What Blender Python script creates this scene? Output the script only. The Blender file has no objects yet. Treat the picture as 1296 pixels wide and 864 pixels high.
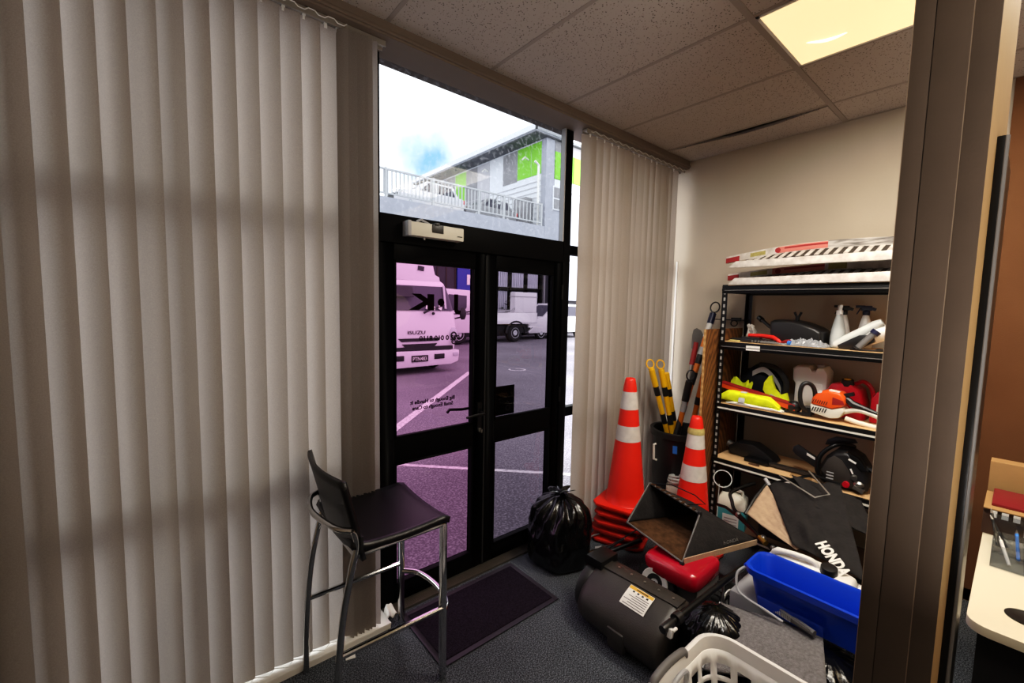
import bpy, bmesh, math, random
from mathutils import Vector, Matrix, Euler, noise as mnoise
SC = bpy.context.scene
COL = SC.collection
PI = math.pi
R = math.radians
rnd = random.Random(7)

# ------------------------------------------------------------------ materials
def lin(c):
    c = c / 255.0
    return c / 12.92 if c <= 0.04045 else ((c + 0.055) / 1.055) ** 2.4
def rgb(r, g, b):
    return (lin(r), lin(g), lin(b), 1.0)

def mat(name, col, rough=0.5, metal=0.0, var=0.0, vscale=8.0, bump=0.0, bscale=60.0, spec=0.5, dark=None, stretch=None, trans=0.0, coat=0.0):
    m = bpy.data.materials.new(name); m.use_nodes = True
    nt = m.node_tree; N = nt.nodes; L = nt.links
    p = N['Principled BSDF']
    c = rgb(*col)
    p.inputs['Base Color'].default_value = c
    p.inputs['Roughness'].default_value = rough
    p.inputs['Metallic'].default_value = metal
    p.inputs['Specular IOR Level'].default_value = spec
    p.inputs['Transmission Weight'].default_value = trans
    p.inputs['Coat Weight'].default_value = coat
    tc = N.new('ShaderNodeTexCoord'); vec = tc.outputs['Object']
    if stretch:
        mp = N.new('ShaderNodeMapping'); mp.inputs['Scale'].default_value = stretch
        L.new(vec, mp.inputs['Vector']); vec = mp.outputs['Vector']
    if var > 0 or dark:
        n = N.new('ShaderNodeTexNoise'); n.inputs['Scale'].default_value = vscale; n.inputs['Detail'].default_value = 6
        L.new(vec, n.inputs['Vector'])
        rp = N.new('ShaderNodeValToRGB')
        rp.color_ramp.elements[0].position = 0.32; rp.color_ramp.elements[1].position = 0.68
        d = rgb(*dark) if dark else tuple(x * (1 - var) for x in c[:3]) + (1,)
        rp.color_ramp.elements[0].color = d
        rp.color_ramp.elements[1].color = c
        L.new(n.outputs['Fac'], rp.inputs['Fac']); L.new(rp.outputs['Color'], p.inputs['Base Color'])
    if bump > 0:
        b = N.new('ShaderNodeTexNoise'); b.inputs['Scale'].default_value = bscale; b.inputs['Detail'].default_value = 4
        L.new(vec, b.inputs['Vector'])
        bp = N.new('ShaderNodeBump'); bp.inputs['Strength'].default_value = bump; bp.inputs['Distance'].default_value = 0.01
        L.new(b.outputs['Fac'], bp.inputs['Height']); L.new(bp.outputs['Normal'], p.inputs['Normal'])
    return m

def emit_mat(name, col, strength):
    m = bpy.data.materials.new(name); m.use_nodes = True
    nt = m.node_tree; N = nt.nodes; L = nt.links
    p = N['Principled BSDF']
    p.inputs['Base Color'].default_value = rgb(*col); p.inputs['Roughness'].default_value = 0.6
    p.inputs['Emission Color'].default_value = rgb(*col); p.inputs['Emission Strength'].default_value = strength
    return m

def glass_mat(name, col, gloss=0.06, dirt=0.0, rough=0.0):
    m = bpy.data.materials.new(name); m.use_nodes = True
    nt = m.node_tree; N = nt.nodes; L = nt.links
    N.remove(N['Principled BSDF'])
    out = N['Material Output']
    t = N.new('ShaderNodeBsdfTransparent'); t.inputs['Color'].default_value = (*col, 1)
    g = N.new('ShaderNodeBsdfGlossy'); g.inputs['Roughness'].default_value = rough
    mx = N.new('ShaderNodeMixShader'); mx.inputs['Fac'].default_value = gloss
    L.new(t.outputs[0], mx.inputs[1]); L.new(g.outputs[0], mx.inputs[2])
    last = mx
    if dirt > 0:
        tc = N.new('ShaderNodeTexCoord'); n = N.new('ShaderNodeTexNoise'); n.inputs['Scale'].default_value = 45; n.inputs['Detail'].default_value = 8
        L.new(tc.outputs['Object'], n.inputs['Vector'])
        rp = N.new('ShaderNodeMapRange'); rp.inputs['From Min'].default_value = 0.5; rp.inputs['From Max'].default_value = 0.75
        rp.inputs['To Min'].default_value = 0; rp.inputs['To Max'].default_value = dirt
        L.new(n.outputs['Fac'], rp.inputs['Value'])
        d = N.new('ShaderNodeBsdfTranslucent'); d.inputs['Color'].default_value = (.6, .62, .65, 1)
        m2 = N.new('ShaderNodeMixShader')
        L.new(rp.outputs['Result'], m2.inputs['Fac']); L.new(mx.outputs[0], m2.inputs[1]); L.new(d.outputs[0], m2.inputs[2])
        last = m2
    L.new(last.outputs[0], out.inputs['Surface'])
    return m

def slat_mat(name, col, dif, trl):
    m = bpy.data.materials.new(name); m.use_nodes = True
    nt = m.node_tree; N = nt.nodes; L = nt.links
    N.remove(N['Principled BSDF']); out = N['Material Output']
    c = Vector(rgb(*col)[:3])
    tc = N.new('ShaderNodeTexCoord'); mp = N.new('ShaderNodeMapping'); mp.inputs['Scale'].default_value = (300, 300, 300)
    L.new(tc.outputs['Object'], mp.inputs['Vector'])
    n = N.new('ShaderNodeTexNoise'); n.inputs['Scale'].default_value = 1.0; n.inputs['Detail'].default_value = 3
    L.new(mp.outputs[0], n.inputs['Vector'])
    mr = N.new('ShaderNodeMapRange'); mr.inputs['To Min'].default_value = 0.75; mr.inputs['To Max'].default_value = 1.15
    L.new(n.outputs['Fac'], mr.inputs['Value'])
    def tint(k):
        mx = N.new('ShaderNodeMix'); mx.data_type = 'RGBA'; mx.blend_type = 'MULTIPLY'; mx.inputs['Factor'].default_value = 1
        mx.inputs['A'].default_value = (*(c * k), 1); L.new(mr.outputs[0], mx.inputs['B']); return mx.outputs['Result']
    a = N.new('ShaderNodeBsdfDiffuse'); L.new(tint(dif), a.inputs['Color'])
    b = N.new('ShaderNodeBsdfTranslucent'); L.new(tint(trl), b.inputs['Color'])
    ad = N.new('ShaderNodeAddShader'); L.new(a.outputs[0], ad.inputs[0]); L.new(b.outputs[0], ad.inputs[1])
    L.new(ad.outputs[0], out.inputs['Surface'])
    return m

def tile_mat():
    m = mat('ceiling_tile', (176, 170, 164), 0.95, spec=0.1)
    nt = m.node_tree; N = nt.nodes; L = nt.links; p = N['Principled BSDF']
    tc = N.new('ShaderNodeTexCoord')
    v = N.new('ShaderNodeTexVoronoi'); v.inputs['Scale'].default_value = 95; v.inputs['Randomness'].default_value = 1
    n = N.new('ShaderNodeTexNoise'); n.inputs['Scale'].default_value = 40; n.inputs['Detail'].default_value = 4
    n.inputs['Distortion'].default_value = 1.5
    L.new(tc.outputs['Object'], v.inputs['Vector']); L.new(tc.outputs['Object'], n.inputs['Vector'])
    mr = N.new('ShaderNodeMapRange'); mr.inputs['From Min'].default_value = 0.18; mr.inputs['From Max'].default_value = 0.30
    L.new(v.outputs['Distance'], mr.inputs['Value'])
    m2 = N.new('ShaderNodeMapRange'); m2.inputs['From Min'].default_value = 0.47; m2.inputs['From Max'].default_value = 0.54
    L.new(n.outputs['Fac'], m2.inputs['Value'])
    mx = N.new('ShaderNodeMath'); mx.operation = 'MAXIMUM'; L.new(mr.outputs[0], mx.inputs[0]); L.new(m2.outputs[0], mx.inputs[1])
    rp = N.new('ShaderNodeValToRGB'); rp.color_ramp.elements[0].color = rgb(84, 76, 70); rp.color_ramp.elements[1].color = rgb(178, 168, 160)
    L.new(mx.outputs[0], rp.inputs['Fac']); L.new(rp.outputs[0], p.inputs['Base Color'])
    bp = N.new('ShaderNodeBump'); bp.inputs['Strength'].default_value = 0.6; bp.inputs['Distance'].default_value = 0.004
    L.new(mx.outputs[0], bp.inputs['Height']); L.new(bp.outputs['Normal'], p.inputs['Normal'])
    return m

def wood_mat(name, light, darkc, scale=(6, 1, 1), rough=0.55):
    m = mat(name, light, rough)
    nt = m.node_tree; N = nt.nodes; L = nt.links; p = N['Principled BSDF']
    tc = N.new('ShaderNodeTexCoord'); mp = N.new('ShaderNodeMapping'); mp.inputs['Scale'].default_value = scale
    w = N.new('ShaderNodeTexWave'); w.wave_type = 'RINGS'; w.rings_direction = 'Y'; w.inputs['Scale'].default_value = 7.5; w.inputs['Distortion'].default_value = 5; w.inputs['Detail'].default_value = 3; w.inputs['Detail Scale'].default_value = 1.6
    L.new(tc.outputs['Object'], mp.inputs['Vector']); L.new(mp.outputs[0], w.inputs['Vector'])
    rp = N.new('ShaderNodeValToRGB'); rp.color_ramp.elements[0].color = rgb(*darkc); rp.color_ramp.elements[1].color = rgb(*light)
    L.new(w.outputs['Fac'], rp.inputs['Fac']); L.new(rp.outputs[0], p.inputs['Base Color'])
    return m

def speck_mat(name, base, speck, scale=220, thr=(0.55, 0.72), rough=0.95, bump=0.5, big=None):
    m = mat(name, base, rough, spec=0.15)
    nt = m.node_tree; N = nt.nodes; L = nt.links; p = N['Principled BSDF']
    tc = N.new('ShaderNodeTexCoord'); n = N.new('ShaderNodeTexNoise'); n.inputs['Scale'].default_value = scale; n.inputs['Detail'].default_value = 3
    L.new(tc.outputs['Object'], n.inputs['Vector'])
    rp = N.new('ShaderNodeValToRGB'); rp.color_ramp.elements[0].position = thr[0]; rp.color_ramp.elements[1].position = thr[1]
    rp.color_ramp.elements[0].color = rgb(*base); rp.color_ramp.elements[1].color = rgb(*speck)
    L.new(n.outputs['Fac'], rp.inputs['Fac'])
    src = rp.outputs[0]
    if big:
        n2 = N.new('ShaderNodeTexNoise'); n2.inputs['Scale'].default_value = big; n2.inputs['Detail'].default_value = 5
        L.new(tc.outputs['Object'], n2.inputs['Vector'])
        mr = N.new('ShaderNodeMapRange'); mr.inputs['From Min'].default_value = .3; mr.inputs['From Max'].default_value = .7
        mr.inputs['To Min'].default_value = .7; mr.inputs['To Max'].default_value = 1.1
        L.new(n2.outputs['Fac'], mr.inputs['Value'])
        mx = N.new('ShaderNodeMix'); mx.data_type = 'RGBA'; mx.blend_type = 'MULTIPLY'; mx.inputs['Factor'].default_value = 1
        L.new(src, mx.inputs['A']); L.new(mr.outputs[0], mx.inputs['B']); src = mx.outputs['Result']
    L.new(src, p.inputs['Base Color'])
    bp = N.new('ShaderNodeBump'); bp.inputs['Strength'].default_value = bump; bp.inputs['Distance'].default_value = 0.006
    L.new(n.outputs['Fac'], bp.inputs['Height']); L.new(bp.outputs['Normal'], p.inputs['Normal'])
    return m

MT = {}
def mk(key, *a, **k):
    MT[key] = mat(key, *a, **k)
mk('black_frame', (7, 7, 8), 0.5, spec=.06)
mk('wall_paint', (184, 172, 156), 0.8, var=.06, vscale=3, bump=.08, bscale=250, spec=.2)
mk('post_paint', (84, 71, 60), 0.65, var=.1, vscale=12, bump=.05, bscale=120, spec=.3)
mk('tan_paint', (158, 128, 84), 0.7, var=.08, vscale=6)
mk('groove', (58, 49, 42), 0.8)
mk('void_black', (6, 6, 6), 0.9)
mk('wall_dim_brown', (112, 78, 54), 0.85, var=.1, vscale=5, bump=.08, bscale=200, spec=.1)  # brown stands for the tan wall in dim, warm light
mk('dash', (150, 148, 146), .6)
mk('brass', (176, 140, 70), 0.3, metal=.8)
mk('groove_light', (140, 122, 104), 0.5)
mk('bulkhead', (120, 106, 94), 0.7, var=.06, vscale=5)
mk('white_trim', (222, 218, 210), 0.55)
mk('alu', (176, 170, 160), 0.35, metal=.6)
mk('chrome', (205, 205, 205), 0.12, metal=1)
mk('black_vinyl', (15, 13, 16), 0.38, bump=.08, bscale=220)
mk('black_plastic', (30, 29, 30), 0.38, bump=.06, bscale=200)
mk('dark_plastic', (60, 55, 51), 0.42, var=.3, vscale=9, bump=.1, bscale=160)
mk('grey_plastic', (104, 102, 101), 0.5)
mk('light_grey', (168, 168, 170), 0.45)
mk('black_metal', (17, 17, 18), 0.35, metal=.3)
mk('bag_plastic', (9, 9, 10), 0.2, bump=.35, bscale=24)
mk('mat_pile', (46, 37, 50), 0.95, var=.55, vscale=120, bump=.9, bscale=260, spec=.1)
mk('mat_rubber', (42, 36, 46), 0.6)
mk('cone_red', (240, 44, 24), 0.42, var=.12, vscale=6)
mk('cone_dirty', (205, 40, 26), 0.5, var=.4, vscale=10)
mk('cone_white', (214, 206, 200), 0.5, var=.12, vscale=30)
mk('worn_yellow', (206, 188, 120), 0.6, var=.3, vscale=40)
mk('yellow', (240, 184, 24), 0.4)
mk('orange_pole', (216, 120, 36), 0.4)
mk('white_plastic', (232, 230, 226), 0.4)
mk('offwhite', (222, 218, 204), 0.45)
mk('clear_poly', (214, 218, 216), 0.3, var=.1, vscale=6)
mk('teal_liquid', (64, 132, 140), 0.3)
mk('blue_plastic', (14, 66, 196), 0.32, bump=.03, bscale=100)
mk('blue', (50, 120, 205), 0.4)
mk('threshold_metal', (112, 106, 98), .4, metal=.7)
mk('navy', (22, 26, 60), 0.4)
mk('red_plastic', (196, 24, 44), 0.3)
mk('deck_red', (176, 18, 44), 0.22, coat=.5)
mk('bright_red', (216, 40, 30), 0.4)
mk('saw_orange', (238, 92, 32), 0.35)
mk('bar_orange', (214, 76, 30), 0.4)
mk('hivis', (236, 250, 24), 0.7, var=.18, vscale=30, bump=.5, bscale=30)
mk('reflective', (196, 198, 200), 0.35, var=.1, vscale=60)
mk('black_fabric', (50, 48, 48), 0.9, var=.25, vscale=14, bump=.35, bscale=60, spec=.15)
mk('navy_fabric', (28, 32, 40), 0.85, var=.3, vscale=20, bump=.5, bscale=40, spec=.2)
mk('beige_fabric', (186, 160, 134), 0.9, var=.15, vscale=30, bump=.2, bscale=90, spec=.1)
mk('dirt_brown', (92, 66, 46), 0.95, var=.5, vscale=30, bump=.6, bscale=120, spec=.1)
mk('tyre', (22, 22, 23), 0.8, bump=.2, bscale=90)
mk('paper', (236, 234, 228), 0.7)
mk('label_yellow', (226, 176, 60), 0.6)
mk('ink', (30, 28, 28), 0.7)
mk('mdf', (222, 182, 134), 0.6, var=.1, vscale=14)
mk('steel', (170, 168, 164), 0.3, metal=.9)
mk('ramp_white', (222, 216, 210), 0.5, dark=(176, 166, 158), vscale=18)
mk('ramp_worn', (206, 200, 194), 0.55, dark=(70, 64, 60), vscale=26, stretch=(1, .35, 3))
mk('ramp_pink', (206, 120, 108), 0.5)
mk('ramp_red', (150, 36, 36), 0.45)
mk('sticker_olive', (176, 164, 96), 0.5, var=.3, vscale=60)
mk('card', (166, 128, 82), 0.75, var=.08, vscale=20)
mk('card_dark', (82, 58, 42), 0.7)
mk('burgundy', (120, 26, 34), 0.4)
mk('desk_white', (226, 216, 190), 0.45)
mk('smoke_plastic', (76, 78, 80), 0.2)
mk('truck_white', (226, 224, 226), 0.35)
mk('truck_glass', (84, 82, 92), 0.3, spec=.15)
mk('truck_dark', (16, 16, 18), 0.5)
mk('lamp_glass', (190, 192, 196), 0.15)
mk('concrete', (176, 178, 188), 0.85, var=.12, vscale=2.0, bump=.1, bscale=40)
mk('panel_grey', (150, 148, 150), 0.7, var=.1, vscale=1.0)
mk('panel_light', (196, 194, 198), 0.7)
mk('panel_white', (226, 228, 232), 0.6)
mk('panel_green', (132, 206, 56), 0.6)
mk('roof_metal', (150, 152, 158), 0.5)
mk('soffit', (92, 92, 96), 0.8)
mk('rail_paint', (186, 188, 190), 0.5)
mk('clad_dark', (62, 60, 66), 0.8, var=.2, vscale=3)
mk('blind_far', (186, 186, 198), 0.7)
mk('pane_far', (110, 112, 128), 0.2)
mk('sign_blue', (40, 56, 150), 0.5)
mk('line_paint', (236, 232, 232), 0.8, dark=(170, 165, 168), vscale=30)
mk('plant', (40, 58, 34), 0.8, var=.4, vscale=20)
mk('skin_wrap', (150, 153, 157), 0.15, var=.2, vscale=20, bump=.8, bscale=25)
mk('carpet_piece', (140, 136, 136), 0.95, var=.35, vscale=90, bump=.7, bscale=260, spec=.1)
MT['floor'] = speck_mat('carpet_floor', (46, 49, 54), (124, 130, 138), scale=185, thr=(.42, .70), big=2.2)
MT['asphalt'] = speck_mat('asphalt', (112, 108, 115), (178, 174, 180), scale=60, thr=(.45, .8), bump=.3, big=.5)
MT['tile'] = tile_mat()
MT['tbar'] = mat('tbar', (150, 140, 131), 0.7)
MT['ply'] = wood_mat('plywood', (140, 94, 52), (84, 52, 27), scale=(2.0, 2.0, .55))
MT['ply_edge'] = wood_mat('plywood_edge', (206, 166, 112), (170, 124, 74), scale=(1, 60, 1))
MT['slat_left'] = slat_mat('slat_left', (238, 226, 215), .28, .23)
MT['slat_right'] = slat_mat('slat_right', (230, 216, 203), .40, .10)
MT['glass_clear'] = glass_mat('glass_clear', (.30, .315, .33), .012, dirt=.15)
MT['glass_side'] = glass_mat('glass_side', (1.0, 1.0, 1.0), .0)
MT['glass_pink'] = glass_mat('glass_pink', (.29, .155, .245), .015)
MT['glass_mauve'] = glass_mat('glass_mauve', (.20, .172, .208), .025)
MT['glass_window'] = glass_mat('glass_window', (.85, .87, .88), .04)
MT['acrylic'] = glass_mat('acrylic', (.78, .80, .83), .10, rough=.1)
MT['diffuser'] = emit_mat('diffuser', (255, 226, 168), 0.95)

def dash_mat():
    m = mat('slotted', (150, 148, 146), .6); nt = m.node_tree; N = nt.nodes; L = nt.links; p = N['Principled BSDF']
    tc = N.new('ShaderNodeTexCoord'); sp = N.new('ShaderNodeSeparateXYZ'); L.new(tc.outputs['Object'], sp.inputs[0])
    a = N.new('ShaderNodeMath'); a.operation = 'DIVIDE'; a.inputs[1].default_value = .045; L.new(sp.outputs['Z'], a.inputs[0])
    b = N.new('ShaderNodeMath'); b.operation = 'FRACT'; L.new(a.outputs[0], b.inputs[0])
    c = N.new('ShaderNodeMath'); c.operation = 'LESS_THAN'; c.inputs[1].default_value = .5; L.new(b.outputs[0], c.inputs[0])
    mx = N.new('ShaderNodeMix'); mx.data_type = 'RGBA'; mx.inputs['A'].default_value = rgb(17, 17, 18); mx.inputs['B'].default_value = rgb(170, 168, 164)
    L.new(c.outputs[0], mx.inputs['Factor']); L.new(mx.outputs['Result'], p.inputs['Base Color']); return m
MT['slotted'] = dash_mat()

# ------------------------------------------------------------------ mesh builder
ROOTM = {}
class MB:
    def __init__(s): s.bm = bmesh.new()
    def face(s, vs):
        return s.bm.faces.new([s.bm.verts.new(v) for v in vs])
    def box(s, c, d, rot=None, top=None):
        c = Vector(c); hx, hy, hz = d[0] / 2, d[1] / 2, d[2] / 2
        M = rot if isinstance(rot, Matrix) else (Euler(rot).to_matrix() if rot else Matrix.Identity(3))
        vs = []
        for z in (-1, 1):
            k = (top if (top and z > 0) else (1, 1))
            for x, y in ((-1, -1), (1, -1), (1, 1), (-1, 1)):
                vs.append(s.bm.verts.new(c + M @ Vector((x * hx * k[0], y * hy * k[1], z * hz))))
        for f in ((3, 2, 1, 0), (4, 5, 6, 7), (0, 1, 5, 4), (1, 2, 6, 5), (2, 3, 7, 6), (3, 0, 4, 7)):
            s.bm.faces.new([vs[i] for i in f])
        return s
    def b2(s, a, b):
        return s.box([(a[i] + b[i]) / 2 for i in range(3)], [abs(b[i] - a[i]) for i in range(3)])
    def rings(s, rs, closed=False, caps=True):
        vr = [[s.bm.verts.new(p) for p in r] for r in rs]
        n = len(vr[0]); m = len(vr)
        for i in range(m if closed else m - 1):
            a, b = vr[i], vr[(i + 1) % m]
            for j in range(n):
                s.bm.faces.new((a[j], a[(j + 1) % n], b[(j + 1) % n], b[j]))
        if caps and not closed:
            s.bm.faces.new(list(reversed(vr[0]))); s.bm.faces.new(vr[-1])
        return s
    def tube(s, pts, r, n=10, closed=False, caps=True):
        pts = [Vector(p) for p in pts]; m = len(pts); rs = []
        up = None
        for i, p in enumerate(pts):
            if closed: t = pts[(i + 1) % m] - pts[i - 1]
            else: t = pts[min(i + 1, m - 1)] - pts[max(i - 1, 0)]
            t.normalize()
            if up is None:
                up = t.orthogonal().normalized()
            up = (up - t * up.dot(t)); up.normalize()
            sd = t.cross(up); rr = r[i] if isinstance(r, (list, tuple)) else r
            rs.append([p + (up * math.cos(2 * PI * k / n) + sd * math.sin(2 * PI * k / n)) * rr for k in range(n)])
        return s.rings(rs, closed, caps)
    def cyl(s, p0, p1, r0, r1=None, n=20, caps=True):
        return s.tube([p0, p1], [r0, r0 if r1 is None else r1], n, caps=caps)
    def lathe(s, prof, c=(0, 0, 0), n=32, M=None, sx=1, sy=1, caps=False):
        c = Vector(c); M = M or Matrix.Identity(3)
        rs = [[c + M @ Vector((r * math.cos(2 * PI * k / n) * sx, r * math.sin(2 * PI * k / n) * sy, z)) for k in range(n)] for r, z in prof]
        return s.rings(rs, False, caps)
    def prism(s, poly, d, M=None, o=(0, 0, 0)):
        M = M or Matrix.Identity(3); o = Vector(o)
        a = [s.bm.verts.new(o + M @ Vector((x, y, 0))) for x, y in poly]
        b = [s.bm.verts.new(o + M @ Vector((x, y, d))) for x, y in poly]
        n = len(a)
        s.bm.faces.new(list(reversed(a))); s.bm.faces.new(b)
        for i in range(n): s.bm.faces.new((a[i], a[(i + 1) % n], b[(i + 1) % n], b[i]))
        return s
    def grid(s, fn, nu, nv):
        g = [[s.bm.verts.new(fn(i / nu, j / nv)) for j in range(nv + 1)] for i in range(nu + 1)]
        for i in range(nu):
            for j in range(nv):
                s.bm.faces.new((g[i][j], g[i + 1][j], g[i + 1][j + 1], g[i][j + 1]))
        return s
    def ball(s, c, r, n=16, M=None):
        c = Vector(c); r = (r, r, r) if not isinstance(r, (tuple, list)) else r
        prof = []
        rs = []
        m = n // 2
        for i in range(1, m):
            a = PI * i / m - PI / 2
            rs.append([Vector((math.cos(a) * math.cos(2 * PI * k / n) * r[0], math.cos(a) * math.sin(2 * PI * k / n) * r[1], math.sin(a) * r[2])) for k in range(n)])
        rs = [[c + ((M @ p) if M else p) for p in q] for q in rs]
        return s.rings(rs)
    def torus(s, c, Rr, r, M=None, n=24, k=8, sy=1.0):
        M = M or Matrix.Identity(3); c = Vector(c)
        return s.tube([c + M @ Vector((Rr * math.cos(2 * PI * i / n), Rr * sy * math.sin(2 * PI * i / n), 0)) for i in range(n)], r, k, closed=True)
    def build(s, name, m, parent=None, bev=0, smooth=35, solid=0, sub=0, world=True, label=None, weld=True, seg=2):
        bm = s.bm
        if weld: bmesh.ops.remove_doubles(bm, verts=bm.verts, dist=1e-5)
        if not solid: bmesh.ops.recalc_face_normals(bm, faces=bm.faces)
        if bev:
            es = [e for e in bm.edges if len(e.link_faces) == 2 and e.calc_face_angle(0) > R(40)]
            bmesh.ops.bevel(bm, geom=es, offset=bev, segments=seg, profile=.6, affect='EDGES', clamp_overlap=True)
        for f in bm.faces: f.smooth = True
        for e in bm.edges:
            e.smooth = not (len(e.link_faces) == 2 and e.calc_face_angle(0) > R(smooth))
        me = bpy.data.meshes.new(name)
        if parent is not None and world:
            top = parent
            Mi = ROOTM.get(top.name)
            if Mi is None: Mi = ROOTM[top.parent.name]
            bm.transform(Mi.inverted())
        bm.to_mesh(me); bm.free()
        o = bpy.data.objects.new(name, me); COL.objects.link(o)
        me.materials.append(MT[m] if isinstance(m, str) else m)
        if parent is not None: o.parent = parent
        if solid:
            md = o.modifiers.new('solid', 'SOLIDIFY'); md.thickness = solid; md.offset = 0
        if sub:
            md = o.modifiers.new('sub', 'SUBSURF'); md.levels = sub; md.render_levels = sub
        if label: o['label'] = label
        return o

def thing(name, label, cat, loc=(0, 0, 0), rz=0, group=None):
    o = bpy.data.objects.new(name, None); COL.objects.link(o)
    o.empty_display_size = .05
    o.location = loc; o.rotation_euler = (0, 0, rz)
    o['label'] = label; o['category'] = cat
    if group: o['group'] = group
    ROOTM[o.name] = Matrix.Translation(loc) @ Matrix.Rotation(rz, 4, 'Z')
    return o
def tag(o, label, cat, group=None, kind=None):
    if label: o['label'] = label
    if cat: o['category'] = cat
    if group: o['group'] = group
    if kind: o['kind'] = kind
    return o
def struct(o, label=None, cat=None):
    o['kind'] = 'structure'
    if label: o['label'] = label
    if cat: o['category'] = cat
    return o
def sroot(name, label, cat, loc=(0, 0, 0)):
    o = thing(name, label, cat, loc); o['kind'] = 'structure'; return o
def dup(root, loc, rz, label, group=None):
    r = root.copy(); COL.objects.link(r); r.location = loc; r.rotation_euler = (0, 0, rz)
    r['label'] = label
    if group: r['group'] = group
    for ch in list(root.children):
        c = ch.copy(); COL.objects.link(c); c.parent = r
        for g in list(ch.children):
            d = g.copy(); COL.objects.link(d); d.parent = c
    ROOTM[r.name] = Matrix.Translation(loc) @ Matrix.Rotation(rz, 4, 'Z')
    return r
def text(name, s, size, o, xd, yd, m, parent, depth=0.0006, align='LEFT', bold=0.0, shear=0.0, sx=1.0, label=None):
    cu = bpy.data.curves.new('txt', 'FONT'); cu.body = s; cu.size = size; cu.align_x = align
    cu.extrude = depth; cu.offset = bold; cu.shear = shear; cu.resolution_u = 3
    ob = bpy.data.objects.new('txt', cu); COL.objects.link(ob)
    bpy.context.view_layer.update()
    me = bpy.data.meshes.new_from_object(ob.evaluated_get(bpy.context.evaluated_depsgraph_get()))
    bpy.data.objects.remove(ob)
    X = Vector(xd).normalized(); Y = Vector(yd); Y = (Y - X * Y.dot(X)).normalized(); Z = X.cross(Y)
    M = Matrix((X, Y, Z)).transposed().to_4x4(); M.translation = Vector(o)
    M = M @ Matrix.Diagonal((sx, 1, 1, 1))
    me.transform(M)
    top = parent
    Mi = ROOTM.get(top.name)
    if Mi is None: Mi = ROOTM[top.parent.name]
    me.transform(Mi.inverted())
    me.materials.clear(); me.materials.append(MT[m])
    for f in me.polygons: f.material_index = 0
    t = bpy.data.objects.new(name, me); COL.objects.link(t); t.parent = parent
    if label: t['label'] = label
    return t
def V(*a): return Vector(a)
def lerp(a, b, t): return Vector(a) * (1 - t) + Vector(b) * t
def smoothpath(pts, k=6):
    pts = [Vector(p) for p in pts]; out = []
    for i in range(len(pts) - 1):
        p0 = pts[max(i - 1, 0)]; p1 = pts[i]; p2 = pts[i + 1]; p3 = pts[min(i + 2, len(pts) - 1)]
        for j in range(k):
            t = j / k
            out.append(.5 * ((2 * p1) + (p2 - p0) * t + (2 * p0 - 5 * p1 + 4 * p2 - p3) * t * t + (3 * p1 - p0 - 3 * p2 + p3) * t ** 3))
    out.append(pts[-1]); return out
def align(z, x=None):
    z = Vector(z).normalized(); x = Vector(x) if x else z.orthogonal()
    x = (x - z * x.dot(z)).normalized(); y = z.cross(x)
    return Matrix((x, y, z)).transposed()
# ------------------------------------------------------------------ room shell
D = 2.021; ZC = 2.827; XB = 3.471
XL, YB = -1.6, -2.6
struct(MB().b2((XL - .1, YB - .1, -.1), (XB + .1, D + .12, 0)).build('floor', 'floor'), 'dark grey flecked office carpet', 'floor')
# ceiling: slab with the last tile beside the corner hanging loose
TX = [-1.447 + .57 * i for i in range(9)]          # T-bar lines along y
m = MB()
m.b2((XL, YB, ZC), (3.125, D, ZC + .02)); m.b2((3.125, YB, ZC), (XB, .835, ZC + .02)); m.b2((3.125, 1.86, ZC), (XB, D, ZC + .02))
ceil = struct(m.build('ceiling', 'tile'), 'suspended ceiling of fissured mineral tiles', 'ceiling')
m = MB()
pl = [(3.13, 1.86), (3.152, 1.65), (3.195, 1.38), (3.186, 1.15), (3.148, .95), (3.128, .85), (3.462, .85), (3.468, 1.2), (3.468, 1.86)]
m.prism(pl, .015, o=(0, 0, ZC - .004))
struct(m.build('ceiling_tile', 'tile'), 'loose narrow ceiling tile with a black gap along its edge beside the wall', 'ceiling tile')
struct(MB().b2((XL - .1, YB - .1, ZC + .14), (XB + .1, D + .12, ZC + .24)).build('roof_slab', 'void_black'), 'dark void above the ceiling tiles', 'roof')
m = MB()
for x in TX: m.b2((x - .010, YB, ZC - .0015), (x + .010, 1.88, ZC + .001))
for y in (.835, -.385, -1.605): m.b2((XL, y - .014, ZC - .003), (XB, y + .014, ZC + .001))
m.b2((XB - .02, YB, ZC - .002), (XB, .84, ZC + .001))
struct(m.build('trim_1', 'tbar'), 'grid of metal bars between the ceiling tiles', 'ceiling grid')
struct(MB().b2((XB, YB, 0), (XB + .1, D + .12, ZC + .14)).build('wall_right', 'wall_paint'), 'tan painted wall behind the shelving', 'wall')
struct(MB().b2((XB - .012, YB, 0), (XB, .125, ZC)).build('wall_dim_panel', 'wall_dim_brown'), 'brown panel painted with the dim warm light behind the desk', 'wall')  # added sheet; the wall's dimness and warm light are in its colour
struct(MB().b2((XL - .1, YB, 0), (XL, D + .12, ZC + .14)).build('wall_left', 'wall_paint'), 'plain wall beyond the blinds', 'wall')
struct(MB().b2((XL - .1, YB - .1, 0), (XB + .1, YB, ZC + .14)).build('wall_back', 'wall_paint'), 'plain wall facing the windows', 'wall')
struct(MB().b2((XL, D, 0), (-.36, D + .1, ZC + .14)).build('wall_front', 'wall_paint'), 'wall beside the glazed front', 'wall')
m = MB(); m.b2((-.36, 1.885, 2.765), (XB, D + .1, ZC + .14)); m.b2((XL, 1.885, 2.765), (-.36, D, ZC + .14)); m.b2((XL, 1.875, 2.775), (XB, 1.886, 2.790))
struct(m.build('trim_2', 'bulkhead', bev=.003), 'brown painted bulkhead over the window blinds', 'bulkhead')
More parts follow.
